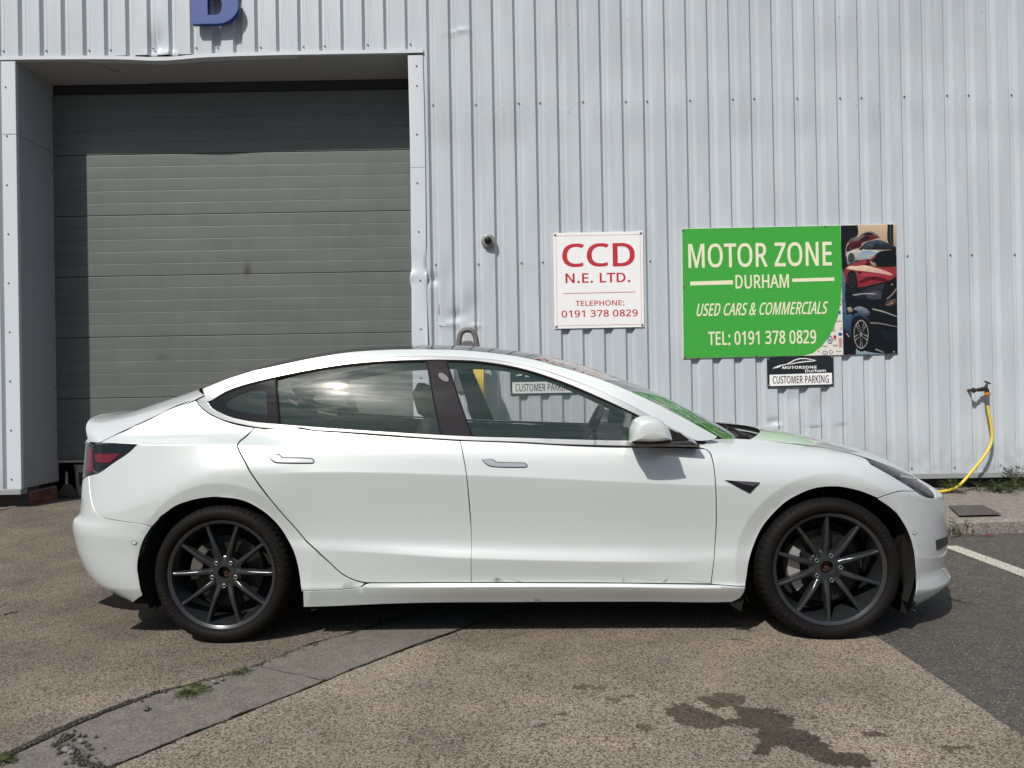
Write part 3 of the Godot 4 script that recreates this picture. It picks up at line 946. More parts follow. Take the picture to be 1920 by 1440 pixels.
# ------------------------------------------------------------------ the car
# x forwards, y up, z towards its right side; origin on the ground half way between the axles
const LV: Array[float] = [0.0, 0.08, 0.11, 0.22, 0.31, 0.62, 0.72, 0.80, 0.95]     # levels of a side section, sill to shoulder
var LVP := PackedFloat32Array(LV)
const U0 := -2.95
const DU := 0.01
const UN := 571
var side_y := PackedFloat32Array(); var side_w := PackedFloat32Array()
var side_yu := PackedFloat32Array(); var side_yd := PackedFloat32Array(); var side_wu := PackedFloat32Array(); var side_wd := PackedFloat32Array()
var end_r := PackedFloat32Array([-2.071, -2.31, -2.358, -2.42, -2.437, -2.388, -2.382, -2.40, -2.40])
var end_f := PackedFloat32Array([2.09, 2.303, 2.268, 2.279, 2.277, 2.263, 2.148, 2.05, 2.03])
var gx := PackedFloat32Array([-1.75, -1.6, -1.4, -1.2, -0.83, -0.25, 0.45, 0.85, 1.05])
var gy := PackedFloat32Array([1.19, 1.15, 1.085, 1.05, 1.014, 0.972, 0.941, 0.925, 0.92])
var gz := PackedFloat32Array([0.650, 0.705, 0.762, 0.797, 0.838, 0.864, 0.864, 0.832, 0.80])

func side_tables() -> void:
	# sections along the car: height and half width at each level
	var st := [
		[-2.85, "0.145,0.80 0.25,0.84 0.30,0.85 0.43,0.855 0.54,0.86 0.62,0.85 0.955,0.78 0.985,0.74 1.00,0.72"],
		[-2.0, "0.145,0.80 0.25,0.845 0.30,0.853 0.43,0.865 0.52,0.875 0.62,0.872 0.962,0.81 0.988,0.765 1.05,0.725"],
		[-1.70, "0.16,0.83 0.25,0.865 0.29,0.87 0.43,0.88 0.51,0.888 0.71,0.900 0.957,0.847 0.988,0.785 1.17,0.675"],
		[-1.4375, "0.17,0.86 0.25,0.89 0.28,0.89 0.43,0.90 0.50,0.905 0.80,0.922 0.952,0.872 0.988,0.80 1.21,0.665"],
		[-0.95, "0.172,0.855 0.262,0.888 0.286,0.8855 0.44,0.893 0.50,0.885 0.815,0.917 0.922,0.888 0.968,0.866 1.012,0.845"],
		[-0.25, "0.185,0.850 0.262,0.897 0.284,0.884 0.399,0.903 0.475,0.8815 0.793,0.918 0.878,0.900 0.92,0.886 0.955,0.870"],
		[0.45, "0.185,0.850 0.256,0.897 0.277,0.884 0.376,0.902 0.450,0.8815 0.754,0.917 0.835,0.900 0.88,0.886 0.918,0.868"],
		[0.9, "0.178,0.850 0.246,0.893 0.267,0.883 0.368,0.887 0.440,0.8785 0.728,0.913 0.815,0.895 0.87,0.870 0.930,0.78"],
		[1.4375, "0.20,0.86 0.25,0.89 0.27,0.892 0.37,0.897 0.45,0.902 0.715,0.912 0.80,0.890 0.855,0.835 0.896,0.69"],
		[2.0, "0.055,0.80 0.19,0.85 0.25,0.852 0.37,0.865 0.45,0.868 0.62,0.86 0.70,0.83 0.745,0.77 0.765,0.70"],
		[2.9, "0.055,0.78 0.19,0.84 0.25,0.842 0.37,0.855 0.45,0.858 0.56,0.85 0.62,0.82 0.665,0.77 0.70,0.70"]]
	var us := PackedFloat32Array()
	var cols := []
	for q in st:
		us.push_back(q[0]); cols.push_back(pts(q[1]))
	for a in [side_y, side_w, side_yu, side_yd, side_wu, side_wd]: a.resize(UN * 9)
	var ly := []; var lw := []
	for l in 9:
		var y := PackedFloat32Array(); var w := PackedFloat32Array()
		for c in cols:
			y.push_back(c[l].x); w.push_back(c[l].y)
		ly.push_back(y); lw.push_back(w)
	for i in UN:
		var u := U0 + i * DU
		for l in 9:
			side_y[i * 9 + l] = pchip(us, ly[l], u)
			side_w[i * 9 + l] = pchip(us, lw[l], u)
		section_slopes(side_y, side_yu, side_yd, i, u)
		section_slopes(side_w, side_wu, side_wd, i, u)

# how sharp the fold at a level is along the car
func crease(l: int, u: float) -> float:
	if l == 1: return 0.75
	if l == 3: return pick(u, [-1.0, -0.85, 0.75, 0.9], [0.0, 1.0, 1.0, 0.0])
	if l == 5: return pick(u, [-1.25, -1.0, 0.85, 1.15], [0.0, 1.0, 1.0, 0.0])
	if l == 6: return pick(u, [-2.2, -1.2, -0.7], [1.0, 1.0, 0.0])
	return 0.0

func section_slopes(a: PackedFloat32Array, up: PackedFloat32Array, dn: PackedFloat32Array, i: int, u: float) -> void:
	var d := PackedFloat32Array()
	for l in 8: d.push_back((a[i * 9 + l + 1] - a[i * 9 + l]) / (LV[l + 1] - LV[l]))
	for l in 9:
		var sm := d[0] if l == 0 else d[7]
		if l > 0 and l < 8:
			var w1 := 2.0 * (LV[l + 1] - LV[l]) + LV[l] - LV[l - 1]; var w2 := LV[l + 1] - LV[l] + 2.0 * (LV[l] - LV[l - 1])
			sm = (w1 + w2) / (w1 / d[l - 1] + w2 / d[l]) if d[l - 1] * d[l] > 0.0 else 0.0
		var c := crease(l, u)
		up[i * 9 + l] = lerpf(sm, d[mini(l, 7)], c)
		dn[i * 9 + l] = lerpf(sm, d[maxi(l - 1, 0)], c)

func side(u: float, v: float) -> Vector3:
	var l := 7
	for k in range(1, 8):
		if v < LV[k]:
			l = k - 1
			break
	var h: float = LV[l + 1] - LV[l]
	var t: float = (v - LV[l]) / h
	var a := (1 + 2 * t) * (1 - t) * (1 - t); var b := h * t * (1 - t) * (1 - t); var c := t * t * (3 - 2 * t); var d := h * t * t * (t - 1)
	var fi := clampf((u - U0) / DU, 0.0, UN - 1.001)
	var i := int(fi); var f := fi - i
	var p := i * 9 + l; var q := p + 9
	var y := lerpf(side_y[p] * a + side_yu[p] * b + side_y[p + 1] * c + side_yd[p + 1] * d, side_y[q] * a + side_yu[q] * b + side_y[q + 1] * c + side_yd[q + 1] * d, f)
	var w := lerpf(side_w[p] * a + side_wu[p] * b + side_w[p + 1] * c + side_wd[p + 1] * d, side_w[q] * a + side_wu[q] * b + side_w[q + 1] * c + side_wd[q + 1] * d, f)
	var x := u; var z := w
	if u < -1.80:
		var psi := PI * 0.5 * clampf((-1.80 - u) / 1.10, 0.0, 1.0)
		var xe := pchip(LVP, end_r, v)
		var s := sin(psi); var k := cos(psi)
		var r := pow(pow(s / (-1.80 - xe), 2.8) + pow(maxf(k, 0.0) / w, 2.8), -1.0 / 2.8)
		x = -1.80 - r * s; z = r * k
	elif u > 1.53:
		var psi := PI * 0.5 * clampf((u - 1.53) / 1.15, 0.0, 1.0)
		var xe := pchip(LVP, end_f, v)
		var s := sin(psi); var k := cos(psi)
		var r := pow(pow(s / (xe - 1.53), 2.4) + pow(maxf(k, 0.0) / w, 2.4), -1.0 / 2.4)
		x = 1.53 + r * s; z = r * k
	if z > 0.5:                                  # lips round the wheel openings
		for c3 in [[-1.4375, 0.335], [1.4375, 0.340]]:
			var dd := Vector2(x - c3[0], y - c3[1]).length() - 0.385
			if dd < 0.05: z -= 0.011 * (clampf(1.0 - dd / 0.05, 0.0, 1.3) if dd > -0.06 else 1.3)
	return Vector3(x, y, z)

func green(x: float, y: float) -> Vector3:       # the leaning sides above the waist
	var d := y - pchip(gx, gy, x)
	var e := maxf(0.0, d - 0.34)
	return Vector3(x, y, pchip(gx, gz, x) - (0.30 * d + 0.43 * d * d + 3.0 * e * e))

func v_at(u: float, y: float) -> float:
	var lo := 0.0; var hi := 0.95
	for k in 22:
		var m := (lo + hi) * 0.5
		if side(u, m).y < y: lo = m
		else: hi = m
	return lo

# a skin cut to an outline on one of those surfaces; extra points keep folds sharp
func skin(outline: PackedVector2Array, f: Callable, step := 0.025, lip := 0.014, off := 0.0, folds := [], corner := 32.0, eu := 0.005, ev := 0.0025) -> Array:
	var poly := round_outline(outline, step * 0.5, corner)
	if area(poly) < 0.0: poly.reverse()
	var nb := poly.size()
	var inner := PackedVector2Array()
	for q in Geometry2D.offset_polygon(poly, -step * 0.5):
		if absf(area(q)) > absf(area(inner)): inner = q
	var p := poly.duplicate()
	var taken := folds.duplicate()
	if inner.size() > 2:
		var r := Rect2(poly[0], Vector2.ZERO)
		for q in poly: r = r.expand(q)
		for fold in folds:
			for q in fold:
				if r.has_point(q) and Geometry2D.is_point_in_polygon(q, inner): p.push_back(q + Vector2(sin(q.x * 811.0 + q.y * 97.0), 0) * 0.0012)
		var fold_grid := {}
		for fold in folds:
			for q in fold: fold_grid[Vector2i((q / 0.012).round())] = true
		var j := 0
		var y := r.position.y
		while y < r.end.y:
			var x := r.position.x + (step * 0.5 if j % 2 else 0.0)
			while x < r.end.x:
				var q := Vector2(x + step * 0.13 * sin(x * 917.0 + y * 311.0), y + step * 0.13 * sin(x * 533.0 - y * 719.0))
				if Geometry2D.is_point_in_polygon(q, inner):
					var free := true
					if fold_grid.size():
						var c := Vector2i((q / 0.012).round())
						for a in [-1, 0, 1]:
							for b in [-1, 0, 1]:
								if fold_grid.has(c + Vector2i(a, b)): free = false
					if free: p.push_back(q)
				x += step
			y += step * 0.86
			j += 1
	var tri := Geometry2D.triangulate_delaunay(p)
	var v := PackedVector3Array(); var n := PackedVector3Array(); var idx := PackedInt32Array()
	for q in p:
		var nn: Vector3 = (f.call(q.x + eu, q.y) - f.call(q.x - eu, q.y)).cross(f.call(q.x, q.y + ev) - f.call(q.x, q.y - ev)).normalized()
		v.push_back(f.call(q.x, q.y) + nn * off); n.push_back(nn)
	for i in range(0, tri.size(), 3):
		var a := tri[i]; var b := tri[i + 1]; var c := tri[i + 2]
		if not Geometry2D.is_point_in_polygon((p[a] + p[b] + p[c]) / 3.0, poly): continue
		if absf((p[b] - p[a]).cross(p[c] - p[a])) < 1e-8: continue
		if (p[b] - p[a]).cross(p[c] - p[a]) > 0.0: idx.append_array([a, c, b])
		else: idx.append_array([a, b, c])
	if lip > 0.0:
		for i in nb:
			var j := (i + 1) % nb
			var t := (v[j] - v[i])
			var out := t.cross(n[i]).normalized()
			var k := v.size()
			var soft := lip * 0.15
			v.append_array([v[i], v[j], v[i] - n[i] * soft + out * soft * 0.5, v[j] - n[j] * soft + out * soft * 0.5, v[i] - n[i] * lip, v[j] - n[j] * lip])
			var m1 := (n[i] + out).normalized(); var m2 := (n[j] + out).normalized()
			n.append_array([n[i], n[j], m1, m2, out, out])
			idx.append_array([k, k + 1, k + 2, k + 1, k + 3, k + 2, k + 2, k + 3, k + 4, k + 3, k + 5, k + 4])
	return [v, n, idx]

func skin_mesh(a: Array, mirrored: bool) -> ArrayMesh:
	var v: PackedVector3Array = a[0].duplicate(); var n: PackedVector3Array = a[1].duplicate(); var idx: PackedInt32Array = a[2].duplicate()
	if mirrored:
		for i in v.size():
			v[i].z = -v[i].z; n[i].z = -n[i].z
		for i in range(0, idx.size(), 3):
			var k := idx[i + 1]; idx[i + 1] = idx[i + 2]; idx[i + 2] = k
	var arr := []; arr.resize(Mesh.ARRAY_MAX)
	arr[Mesh.ARRAY_VERTEX] = v; arr[Mesh.ARRAY_NORMAL] = n; arr[Mesh.ARRAY_INDEX] = idx
	var m := ArrayMesh.new()
	m.add_surface_from_arrays(Mesh.PRIMITIVE_TRIANGLES, arr)
	return m

func pair(called: String, a: Array, material: Material, parent: Node3D) -> Array:
	return [node(called, skin_mesh(a, false), material, parent), node(called, skin_mesh(a, true), material, parent)]

func on_pair(called: String, a: Array, material: Material, parents: Array) -> void:
	node(called, skin_mesh(a, false), material, parents[0])
	node(called, skin_mesh(a, true), material, parents[1])

# the same shape on both sides of the car
func mirrored_part(called: String, s: Soup, material: Material, parent: Node, angle := 35.0) -> Array:
	var t := Soup.new()
	for i in s.v.size() / 3:
		for k in [0, 2, 1]: t.v.push_back(s.v[i * 3 + k] * Vector3(1, 1, -1))
	return [part(called, s, material, parent, angle), part(called, t, material, parent, angle)]

# a sheet across the car from a right-hand edge to its mirror image, arched up to a centre line
func across(e: PackedVector3Array, c: PackedVector2Array, p: float, nq := 28, per := 5, lift := 0.0) -> Soup:
	var c3 := PackedVector3Array()
	for q in c: c3.push_back(Vector3(q.x, q.y, 0))
	var ee := smooth_path(e, per); var cc := smooth_path(c3, per)
	var s := Soup.new()
	var rows := []
	for i in ee.size():
		var row := PackedVector3Array()
		for k in nq + 1:
			var q := 2.0 * k / nq - 1.0
			q = sign(q) * pow(absf(q), 0.75)
			var w := pow(absf(q), p)
			row.push_back(Vector3(lerpf(cc[i].x, ee[i].x, w), lerpf(cc[i].y, ee[i].y, w) + lift, ee[i].z * q))
		rows.push_back(row)
	for i in rows.size() - 1:
		for k in nq:
			var a: Vector3 = rows[i][k]; var b: Vector3 = rows[i][k + 1]; var d: Vector3 = rows[i + 1][k]; var g: Vector3 = rows[i + 1][k + 1]
			if (b - a).cross(g - a).y + (g - a).cross(d - a).y > 0.0: s.quad(a, b, g, d)
			else: s.quad(d, g, b, a)
	return s

func on_side(s: String, off := 0.0) -> PackedVector3Array:
	var o := PackedVector3Array()
	for q in pts(s): o.push_back(side(q.x, q.y) + Vector3(0, 0, off))
	return o

func p3(s: String) -> PackedVector3Array:
	var o := PackedVector3Array()
	for w in s.split(" ", false):
		var q := w.split(",")
		o.push_back(Vector3(float(q[0]), float(q[1]), float(q[2])))
	return o

func car() -> void:
	side_tables()
	var c := thing("parked_car", "white four-door saloon car with black glass roof and dark ten-spoke wheels", "car", Vector3(0.0588, 0, -4.3869))
	c.rotation.y = -0.03354
	var paint := mat("white_paint", grey(0.640, 0.688, 0.694), 0.36, 0.26)
	paint.clearcoat_enabled = true
	paint.clearcoat = 1.0
	paint.clearcoat_roughness = 0.02
	var gloss := mat("black_gloss", grey(0.010, 0.010, 0.012), 0.06)
	var trim := mat("black_plastic", grey(0.012), 0.8)
	trim.metallic_specular = 0.25
	var hollow := mat("black_void", grey(0.004), 0.9)
	var chrome := mat("bright_trim", grey(0.82, 0.82, 0.81), 0.30, 0.85)
	var glass := mat("window_glass", grey(0.030, 0.10, 0.075), 0.0)
	glass.albedo_color.a = 0.09
	glass.transparency = BaseMaterial3D.TRANSPARENCY_ALPHA
	var screen := mat("windscreen_glass", grey(0.02, 0.045, 0.035), 0.0)
	screen.albedo_color.a = 0.30
	screen.transparency = BaseMaterial3D.TRANSPARENCY_ALPHA
	var roofg := mat("roof_glass", grey(0.012, 0.012, 0.013), 0.0)
	roofg.albedo_color.a = 0.95
	roofg.transparency = BaseMaterial3D.TRANSPARENCY_ALPHA
	var fab := mat("cabin_fabric", grey(0.022, 0.022, 0.024), 0.75)

	# folds of the side: pairs of points just above and below each crease, and round the wheel lips
	var folds := []
	for l in [1, 3, 5, 6]:
		for d in [-0.0045, 0.0045]:
			var f := PackedVector2Array()
			var u := -2.7
			while u < 2.6:
				if crease(l, u) > 0.02: f.push_back(Vector2(u, LV[l] + d))
				u += 0.012
			folds.push_back(f)
	for w in [[-1.4375, 0.335], [1.4375, 0.340]]:
		for d in [0.385 + 0.044, 0.385 + 0.056]:
			var f := PackedVector2Array()
			for k in 130:
				var a := -0.35 + (PI + 0.7) * k / 129.0
				var x: float = w[0] + d * cos(a); var y: float = w[1] + d * sin(a)
				if x > -1.79 and x < 1.70 and y > 0.2: f.push_back(Vector2(x if x < 1.53 else 1.53 + (x - 1.53) * 1.02, v_at(x, y)))
			folds.push_back(f)

	# ---- skins of the side
	var fender := pair("front_fender", skin(pts("0.860,0.8800 0.864,0.9450 0.960,0.9600 1.120,0.9600 1.293,0.9361 1.466,0.9073 1.589,0.8880 1.652,0.8343 1.647,0.7659 1.708,0.7258 1.766,0.6907 1.831,0.6556 1.739,0.6419 1.680,0.6118 1.642,0.5827 1.575,0.6099 1.510,0.6224 1.449,0.6226 1.375,0.6117 1.302,0.5788 1.241,0.5388 1.187,0.4829 1.133,0.4069 1.097,0.3223 1.069,0.2258 1.056,0.1459 1.047,0.0910 0.892,0.1061 0.909,0.2544 0.920,0.4074 0.919,0.5156 0.915,0.6300 0.912,0.7285 0.905,0.8171 0.891,0.8571"), side, 0.022, 0.007, 0.0, folds), paint, c)
	var front_door := pair("front_door", skin(pts("-0.280,0.9164 0.004,0.9399 0.193,0.9313 0.525,0.8977 0.849,0.8524 0.884,0.8459 0.897,0.8098 0.906,0.7284 0.909,0.6299 0.913,0.5156 0.914,0.4075 0.904,0.2545 0.886,0.1087 0.581,0.1081 0.181,0.1074 -0.237,0.1077 -0.233,0.3252 -0.236,0.4655 -0.246,0.6108 -0.265,0.7448"), side, 0.025, 0.007, 0.0, folds), paint, c)
	var rear_door := pair("rear_door", skin(pts("-1.304,0.8412 -1.238,0.8400 -0.829,0.9358 -0.285,0.9152 -0.270,0.7444 -0.251,0.6107 -0.242,0.4654 -0.236,0.3251 -0.241,0.1077 -0.476,0.1090 -0.730,0.1106 -0.781,0.1190 -0.845,0.1428 -0.907,0.1785 -0.969,0.2217 -1.065,0.3566 -1.143,0.4543 -1.230,0.5747 -1.296,0.6599 -1.343,0.7052 -1.351,0.7210 -1.348,0.7579 -1.329,0.8024 -1.313,0.8297"), side, 0.025, 0.007, 0.0, folds), paint, c)
	pair("quarter_panel", skin(pts("-2.054,0.7223 -2.026,0.8062 -1.934,0.8980 -1.815,0.9205 -1.687,0.9288 -1.646,0.9342 -1.616,0.9102 -1.551,0.8802 -1.467,0.8586 -1.384,0.8454 -1.313,0.8395 -1.321,0.8293 -1.340,0.8084 -1.359,0.7678 -1.359,0.7205 -1.350,0.7035 -1.304,0.6578 -1.239,0.5722 -1.152,0.4507 -1.074,0.3514 -0.977,0.2165 -0.913,0.1749 -0.850,0.1380 -0.784,0.1116 -0.751,0.1036 -0.771,0.0870 -0.859,0.0734 -1.050,0.0677 -1.053,0.0613 -1.066,0.1524 -1.089,0.2218 -1.133,0.3372 -1.187,0.4156 -1.259,0.4787 -1.333,0.5157 -1.429,0.5343 -1.494,0.5427 -1.594,0.5563 -1.661,0.5535 -1.730,0.5105 -1.777,0.4109 -1.907,0.5447 -1.993,0.5984 -2.026,0.6241 -2.059,0.6438 -2.088,0.6622 -2.112,0.6789 -2.098,0.6799 -2.038,0.6836 -1.969,0.6944 -1.896,0.7068 -1.859,0.7183 -1.971,0.7198"), side, 0.022, 0.007, 0.0, folds), paint, c)
	pair("sill_panel", skin(pts("-1.047,0.0628 -0.859,0.0683 -0.766,0.0807 -0.741,0.0978 -0.705,0.1020 -0.241,0.1002 0.181,0.0997 0.581,0.1002 0.884,0.0991 1.046,0.0830 1.041,0.0420 1.027,0.0092 0.992,-0.0139 0.459,-0.0125 -0.246,-0.0094 -0.663,-0.0040 -1.054,-0.0088"), side, 0.022, 0.010, 0.0, folds), paint, c)
	var rear_b := pair("rear_bumper", skin(pts("-2.123,0.6787 -2.096,0.6620 -2.063,0.6432 -2.029,0.6203 -1.993,0.5899 -1.907,0.5331 -1.781,0.3978 -1.818,0.2884 -1.838,0.2280 -1.851,0.1584 -1.847,0.0991 -1.843,0.0569 -1.875,0.0387 -1.930,0.0120 -2.100,0.0080 -2.350,0.0060 -2.600,0.0060 -2.900,0.0060 -2.900,0.2500 -2.900,0.4500 -2.900,0.6680 -2.600,0.6680 -2.300,0.6680"), side, 0.024, 0.007, 0.0, folds), paint, c)
	var front_b := pair("front_bumper", skin(pts("1.645,0.5749 1.681,0.6037 1.739,0.6362 1.832,0.6511 1.870,0.6323 1.939,0.6213 1.991,0.6277 2.035,0.6800 2.000,0.7130 2.030,0.7330 2.150,0.7380 2.400,0.7430 2.679,0.7450 2.679,0.5000 2.679,0.2500 2.679,0.0060 2.400,0.0060 2.150,0.0060 1.970,0.0060 1.838,0.0432 1.826,0.0659 1.831,0.1140 1.820,0.1869 1.807,0.2562 1.787,0.3353 1.755,0.4291 1.706,0.5198"), side, 0.024, 0.007, 0.0, folds), paint, c)

	# dark seams behind the gaps
	for q in ["-0.280,0.9164 0.004,0.9399 0.193,0.9313 0.525,0.8977 0.849,0.8524 0.884,0.8459 0.897,0.8098 0.906,0.7284 0.909,0.6299 0.913,0.5156 0.914,0.4075 0.904,0.2545 0.886,0.1087 0.581,0.1081 0.181,0.1074 -0.237,0.1077 -0.233,0.3252 -0.236,0.4655 -0.246,0.6108 -0.265,0.7448", "-1.304,0.8412 -1.238,0.8400 -0.829,0.9358 -0.285,0.9152 -0.270,0.7444 -0.251,0.6107 -0.242,0.4654 -0.236,0.3251 -0.241,0.1077 -0.476,0.1090 -0.730,0.1106 -0.781,0.1190 -0.845,0.1428 -0.907,0.1785 -0.969,0.2217 -1.065,0.3566 -1.143,0.4543 -1.230,0.5747 -1.296,0.6599 -1.343,0.7052 -1.351,0.7210 -1.348,0.7579 -1.329,0.8024 -1.313,0.8297"]:
		var o := round_outline(pts(q), 0.02)
		var s := Soup.new()
		var o1 := outward(o, 0.016); var o0 := outward(o, -0.016)
		for i in o.size():
			var j := (i + 1) % o.size()
			var f := func(p: Vector2) -> Vector3:
				return side(p.x, minf(p.y, 0.985)) + Vector3(0, 0, -0.0065)
			s.quad(f.call(o0[i]), f.call(o0[j]), f.call(o1[j]), f.call(o1[i]))
		mirrored_part("door_seal", s, hollow, c)
	for q in ["1.645,0.5782 1.681,0.6069 1.738,0.6383 1.837,0.6544", "-2.121,0.6794 -2.095,0.6620 -2.064,0.6431 -2.029,0.6212 -1.994,0.5922 -1.907,0.5366 -1.780,0.4015", "1.118,0.9535 1.297,0.9458 1.471,0.9188 1.596,0.9025 1.675,0.866", "0.89,0.103 1.044,0.086", "-2.061,0.7235 -2.028,0.8132 -1.935,0.9030 -1.815,0.9234 -1.688,0.9309 -1.600,0.9421", "-1.050,0.0652 -0.859,0.0709 -0.755,0.0837 -0.725,0.0992"]:
		var l := pts(q)
		var s := Soup.new()
		for i in l.size() - 1:
			for k in 4:
				var a := l[i].lerp(l[i + 1], k / 4.0); var b := l[i].lerp(l[i + 1], (k + 1) / 4.0)
				var nn := (l[i + 1] - l[i]).normalized().orthogonal() * 0.011
				s.quad(side(a.x, a.y) + inward(a) , side(b.x, b.y) + inward(b), side(b.x - nn.x, b.y - nn.y) + inward(b), side(a.x - nn.x, a.y - nn.y) + inward(a))
				s.quad(side(a.x + nn.x, a.y + nn.y) + inward(a) , side(b.x + nn.x, b.y + nn.y) + inward(b), side(b.x, b.y) + inward(b), side(a.x, a.y) + inward(a))
		mirrored_part("panel_seal", s, hollow, c)

	# ---- lamps, handles, small things on the side
	var lamp_h := pair("headlight", skin(pts("1.653,0.8227 1.745,0.813 1.840,0.793 1.925,0.762 1.970,0.725 1.997,0.684 1.998,0.649 1.983,0.633 1.942,0.628 1.873,0.6385 1.835,0.656 1.768,0.6943 1.710,0.7292 1.658,0.7587"), side, 0.018, 0.02, -0.045), mat("lamp_body", grey(0.020, 0.021, 0.024), 0.4), c)
	var clear := mat("lamp_glass", grey(0.02, 0.021, 0.023), 0.0)
	clear.albedo_color.a = 0.35
	clear.transparency = BaseMaterial3D.TRANSPARENCY_ALPHA
	on_pair("lamp_glass", skin(pts("1.653,0.8227 1.745,0.813 1.840,0.793 1.925,0.762 1.970,0.725 1.997,0.684 1.998,0.649 1.983,0.633 1.942,0.628 1.873,0.6385 1.835,0.656 1.768,0.6943 1.710,0.7292 1.658,0.7587"), side, 0.018, 0.0, 0.0), clear, lamp_h)
	on_pair("lamp_strip", skin(pts("1.704,0.7789 1.839,0.7574 1.896,0.7162 1.936,0.6758 1.946,0.6461 1.922,0.6422 1.892,0.6704 1.838,0.7035 1.777,0.7349 1.696,0.7632"), side, 0.018, 0.01, -0.028), mat("lamp_chrome", grey(0.10, 0.105, 0.11), 0.3, 0.6), lamp_h)
	var lens := Soup.new()
	for q in [[1.822, 0.716], [1.892, 0.671]]:
		var pc := side(q[0], q[1])
		for a in 8:
			pass
		lathe(lens, PackedVector2Array([Vector2(0.0, 0.012), Vector2(0.012, 0.010), Vector2(0.021, 0.004), Vector2(0.024, -0.01)]), 16, Transform3D(Basis(Vector3.UP, 0.7), pc + Vector3(-0.022, 0, -0.036)))
	var lm := mirrored_part("lamp_lens", lens, gloss, c)
	for k in 2:
		lm[k].reparent(lamp_h[k])
	var lamp_t := pair("tail_light", skin(pts("-2.078,0.7173 -1.971,0.7189 -1.864,0.7181 -1.899,0.7076 -1.972,0.6953 -2.042,0.6845 -2.090,0.6812 -2.124,0.6799 -2.240,0.6740 -2.360,0.6790 -2.450,0.7000 -2.450,0.7185 -2.250,0.7188"), side, 0.012, 0.012, 0.001), gloss, c)
	var red := mat("red_lens", grey(0.13, 0.012, 0.024), 0.08)
	on_pair("red_lens", skin(pts("-2.088,0.7051 -1.942,0.7057 -1.982,0.6964 -2.075,0.6958"), side, 0.012, 0.004, 0.003), red, lamp_t)
	on_pair("red_lens", skin(pts("-2.159,0.7131 -2.124,0.7128 -2.091,0.6847 -2.104,0.6833 -2.135,0.6840"), side, 0.012, 0.004, 0.003), red, lamp_t)
	var jl := pts("-2.104,0.7166 -2.109,0.7137 -2.107,0.7056 -2.089,0.6902 -2.072,0.6855 -2.043,0.6841")
	var jr := outward(jl, 0.0015); jr.reverse(); jl.append_array(jr)
	var seam := skin(jl, side, 0.006, 0.0, 0.0025)
	on_pair("lamp_joint", seam, mat("joint_edge", grey(0.12), 0.3), lamp_t)
	var rep := pair("side_camera", skin(pts("0.956,0.6489 1.115,0.6391 1.068,0.5836"), side, 0.012, 0.010, 0.004, [], 20.0), gloss, c)
	on_pair("camera_top", skin(pts("0.985,0.6445 1.110,0.6365 1.085,0.620"), side, 0.01, 0.004, 0.009, [], 20.0), mat("grey_gloss", grey(0.06, 0.062, 0.066), 0.15), rep)
	for k in 2:
		var h := pts("-0.176,0.7043 -0.129,0.7090 -0.107,0.6926 0.022,0.6964 0.034,0.6873 0.034,0.6783 0.022,0.6747 -0.122,0.6705 -0.151,0.6798") if k == 0 else pts("-1.194,0.6871 -1.146,0.6886 -1.129,0.6774 -0.991,0.6751 -0.978,0.6687 -0.978,0.6622 -0.986,0.6600 -1.150,0.6633 -1.176,0.6719")
		var owner: Array = front_door if k == 0 else rear_door
		on_pair("handle_gap", skin(outward(h, 0.0042), side, 0.012, 0.0, 0.0012), hollow, owner)
		on_pair("door_handle", skin(outward(h, -0.0005), side, 0.012, 0.003, 0.0035), mat("satin_trim", grey(0.62, 0.635, 0.65), 0.32, 0.85), owner)
	for q in [[-1.855, 0.273, rear_b], [1.810, 0.352, front_b]]:
		var ring := PackedVector2Array(); var face := PackedVector2Array()
		for k in 14:
			var a := TAU * k / 14
			ring.push_back(Vector2(q[0] + 0.0125 * cos(a), q[1] + 0.0125 * sin(a))); face.push_back(Vector2(q[0] + 0.0095 * cos(a), q[1] + 0.0095 * sin(a)))
		on_pair("sensor_ring", skin(ring, side, 0.01, 0.0, 0.0010, [], 60.0), mat("sensor_gap", grey(0.16), 0.6), q[2])
		on_pair("parking_sensor", skin(face, side, 0.01, 0.002, 0.0022, [], 60.0), paint, q[2])
	on_pair("grille_slot", skin(pts("1.953,0.2788 2.005,0.2770 2.082,0.2706 2.200,0.2620 2.450,0.2600 2.679,0.2600 2.679,0.2150 2.400,0.2150 2.200,0.2170 2.069,0.2260 2.005,0.2255 1.960,0.2260"), side, 0.02, 0.006, 0.0022), mat("grille_black", grey(0.03), 0.5), front_b)
	var line := skin(pts("-1.85,0.127 -2.00,0.133 -2.20,0.139 -2.20,0.136 -2.00,0.1305 -1.85,0.1255"), side, 0.012, 0.003, 0.002)

	# ---- side glass and trims
	var p_front_window := pair("front_window", skin(pts("-0.356,1.336 -0.193,1.325 0.006,1.287 0.202,1.222 0.393,1.139 0.517,1.079 0.587,1.044 0.590,0.974 0.582,0.939 0.446,0.942 0.004,0.961 -0.222,0.975"), green, 0.03, 0.0, -0.004, [], 32.0, 0.004, 0.004), glass, c)
	on_pair("inner_pane", skin(pts("-0.356,1.336 -0.193,1.325 0.006,1.287 0.202,1.222 0.393,1.139 0.517,1.079 0.587,1.044 0.590,0.974 0.582,0.939 0.446,0.942 0.004,0.961 -0.222,0.975"), green, 0.03, 0.0, -0.0085, [], 32.0, 0.004, 0.004), glass, p_front_window)
	var p_rear_window := pair("rear_window", skin(pts("-1.218,1.256 -1.064,1.293 -0.862,1.321 -0.661,1.335 -0.460,1.338 -0.375,0.985 -0.833,1.013 -1.173,1.043"), green, 0.03, 0.0, -0.004, [], 32.0, 0.004, 0.004), glass, c)
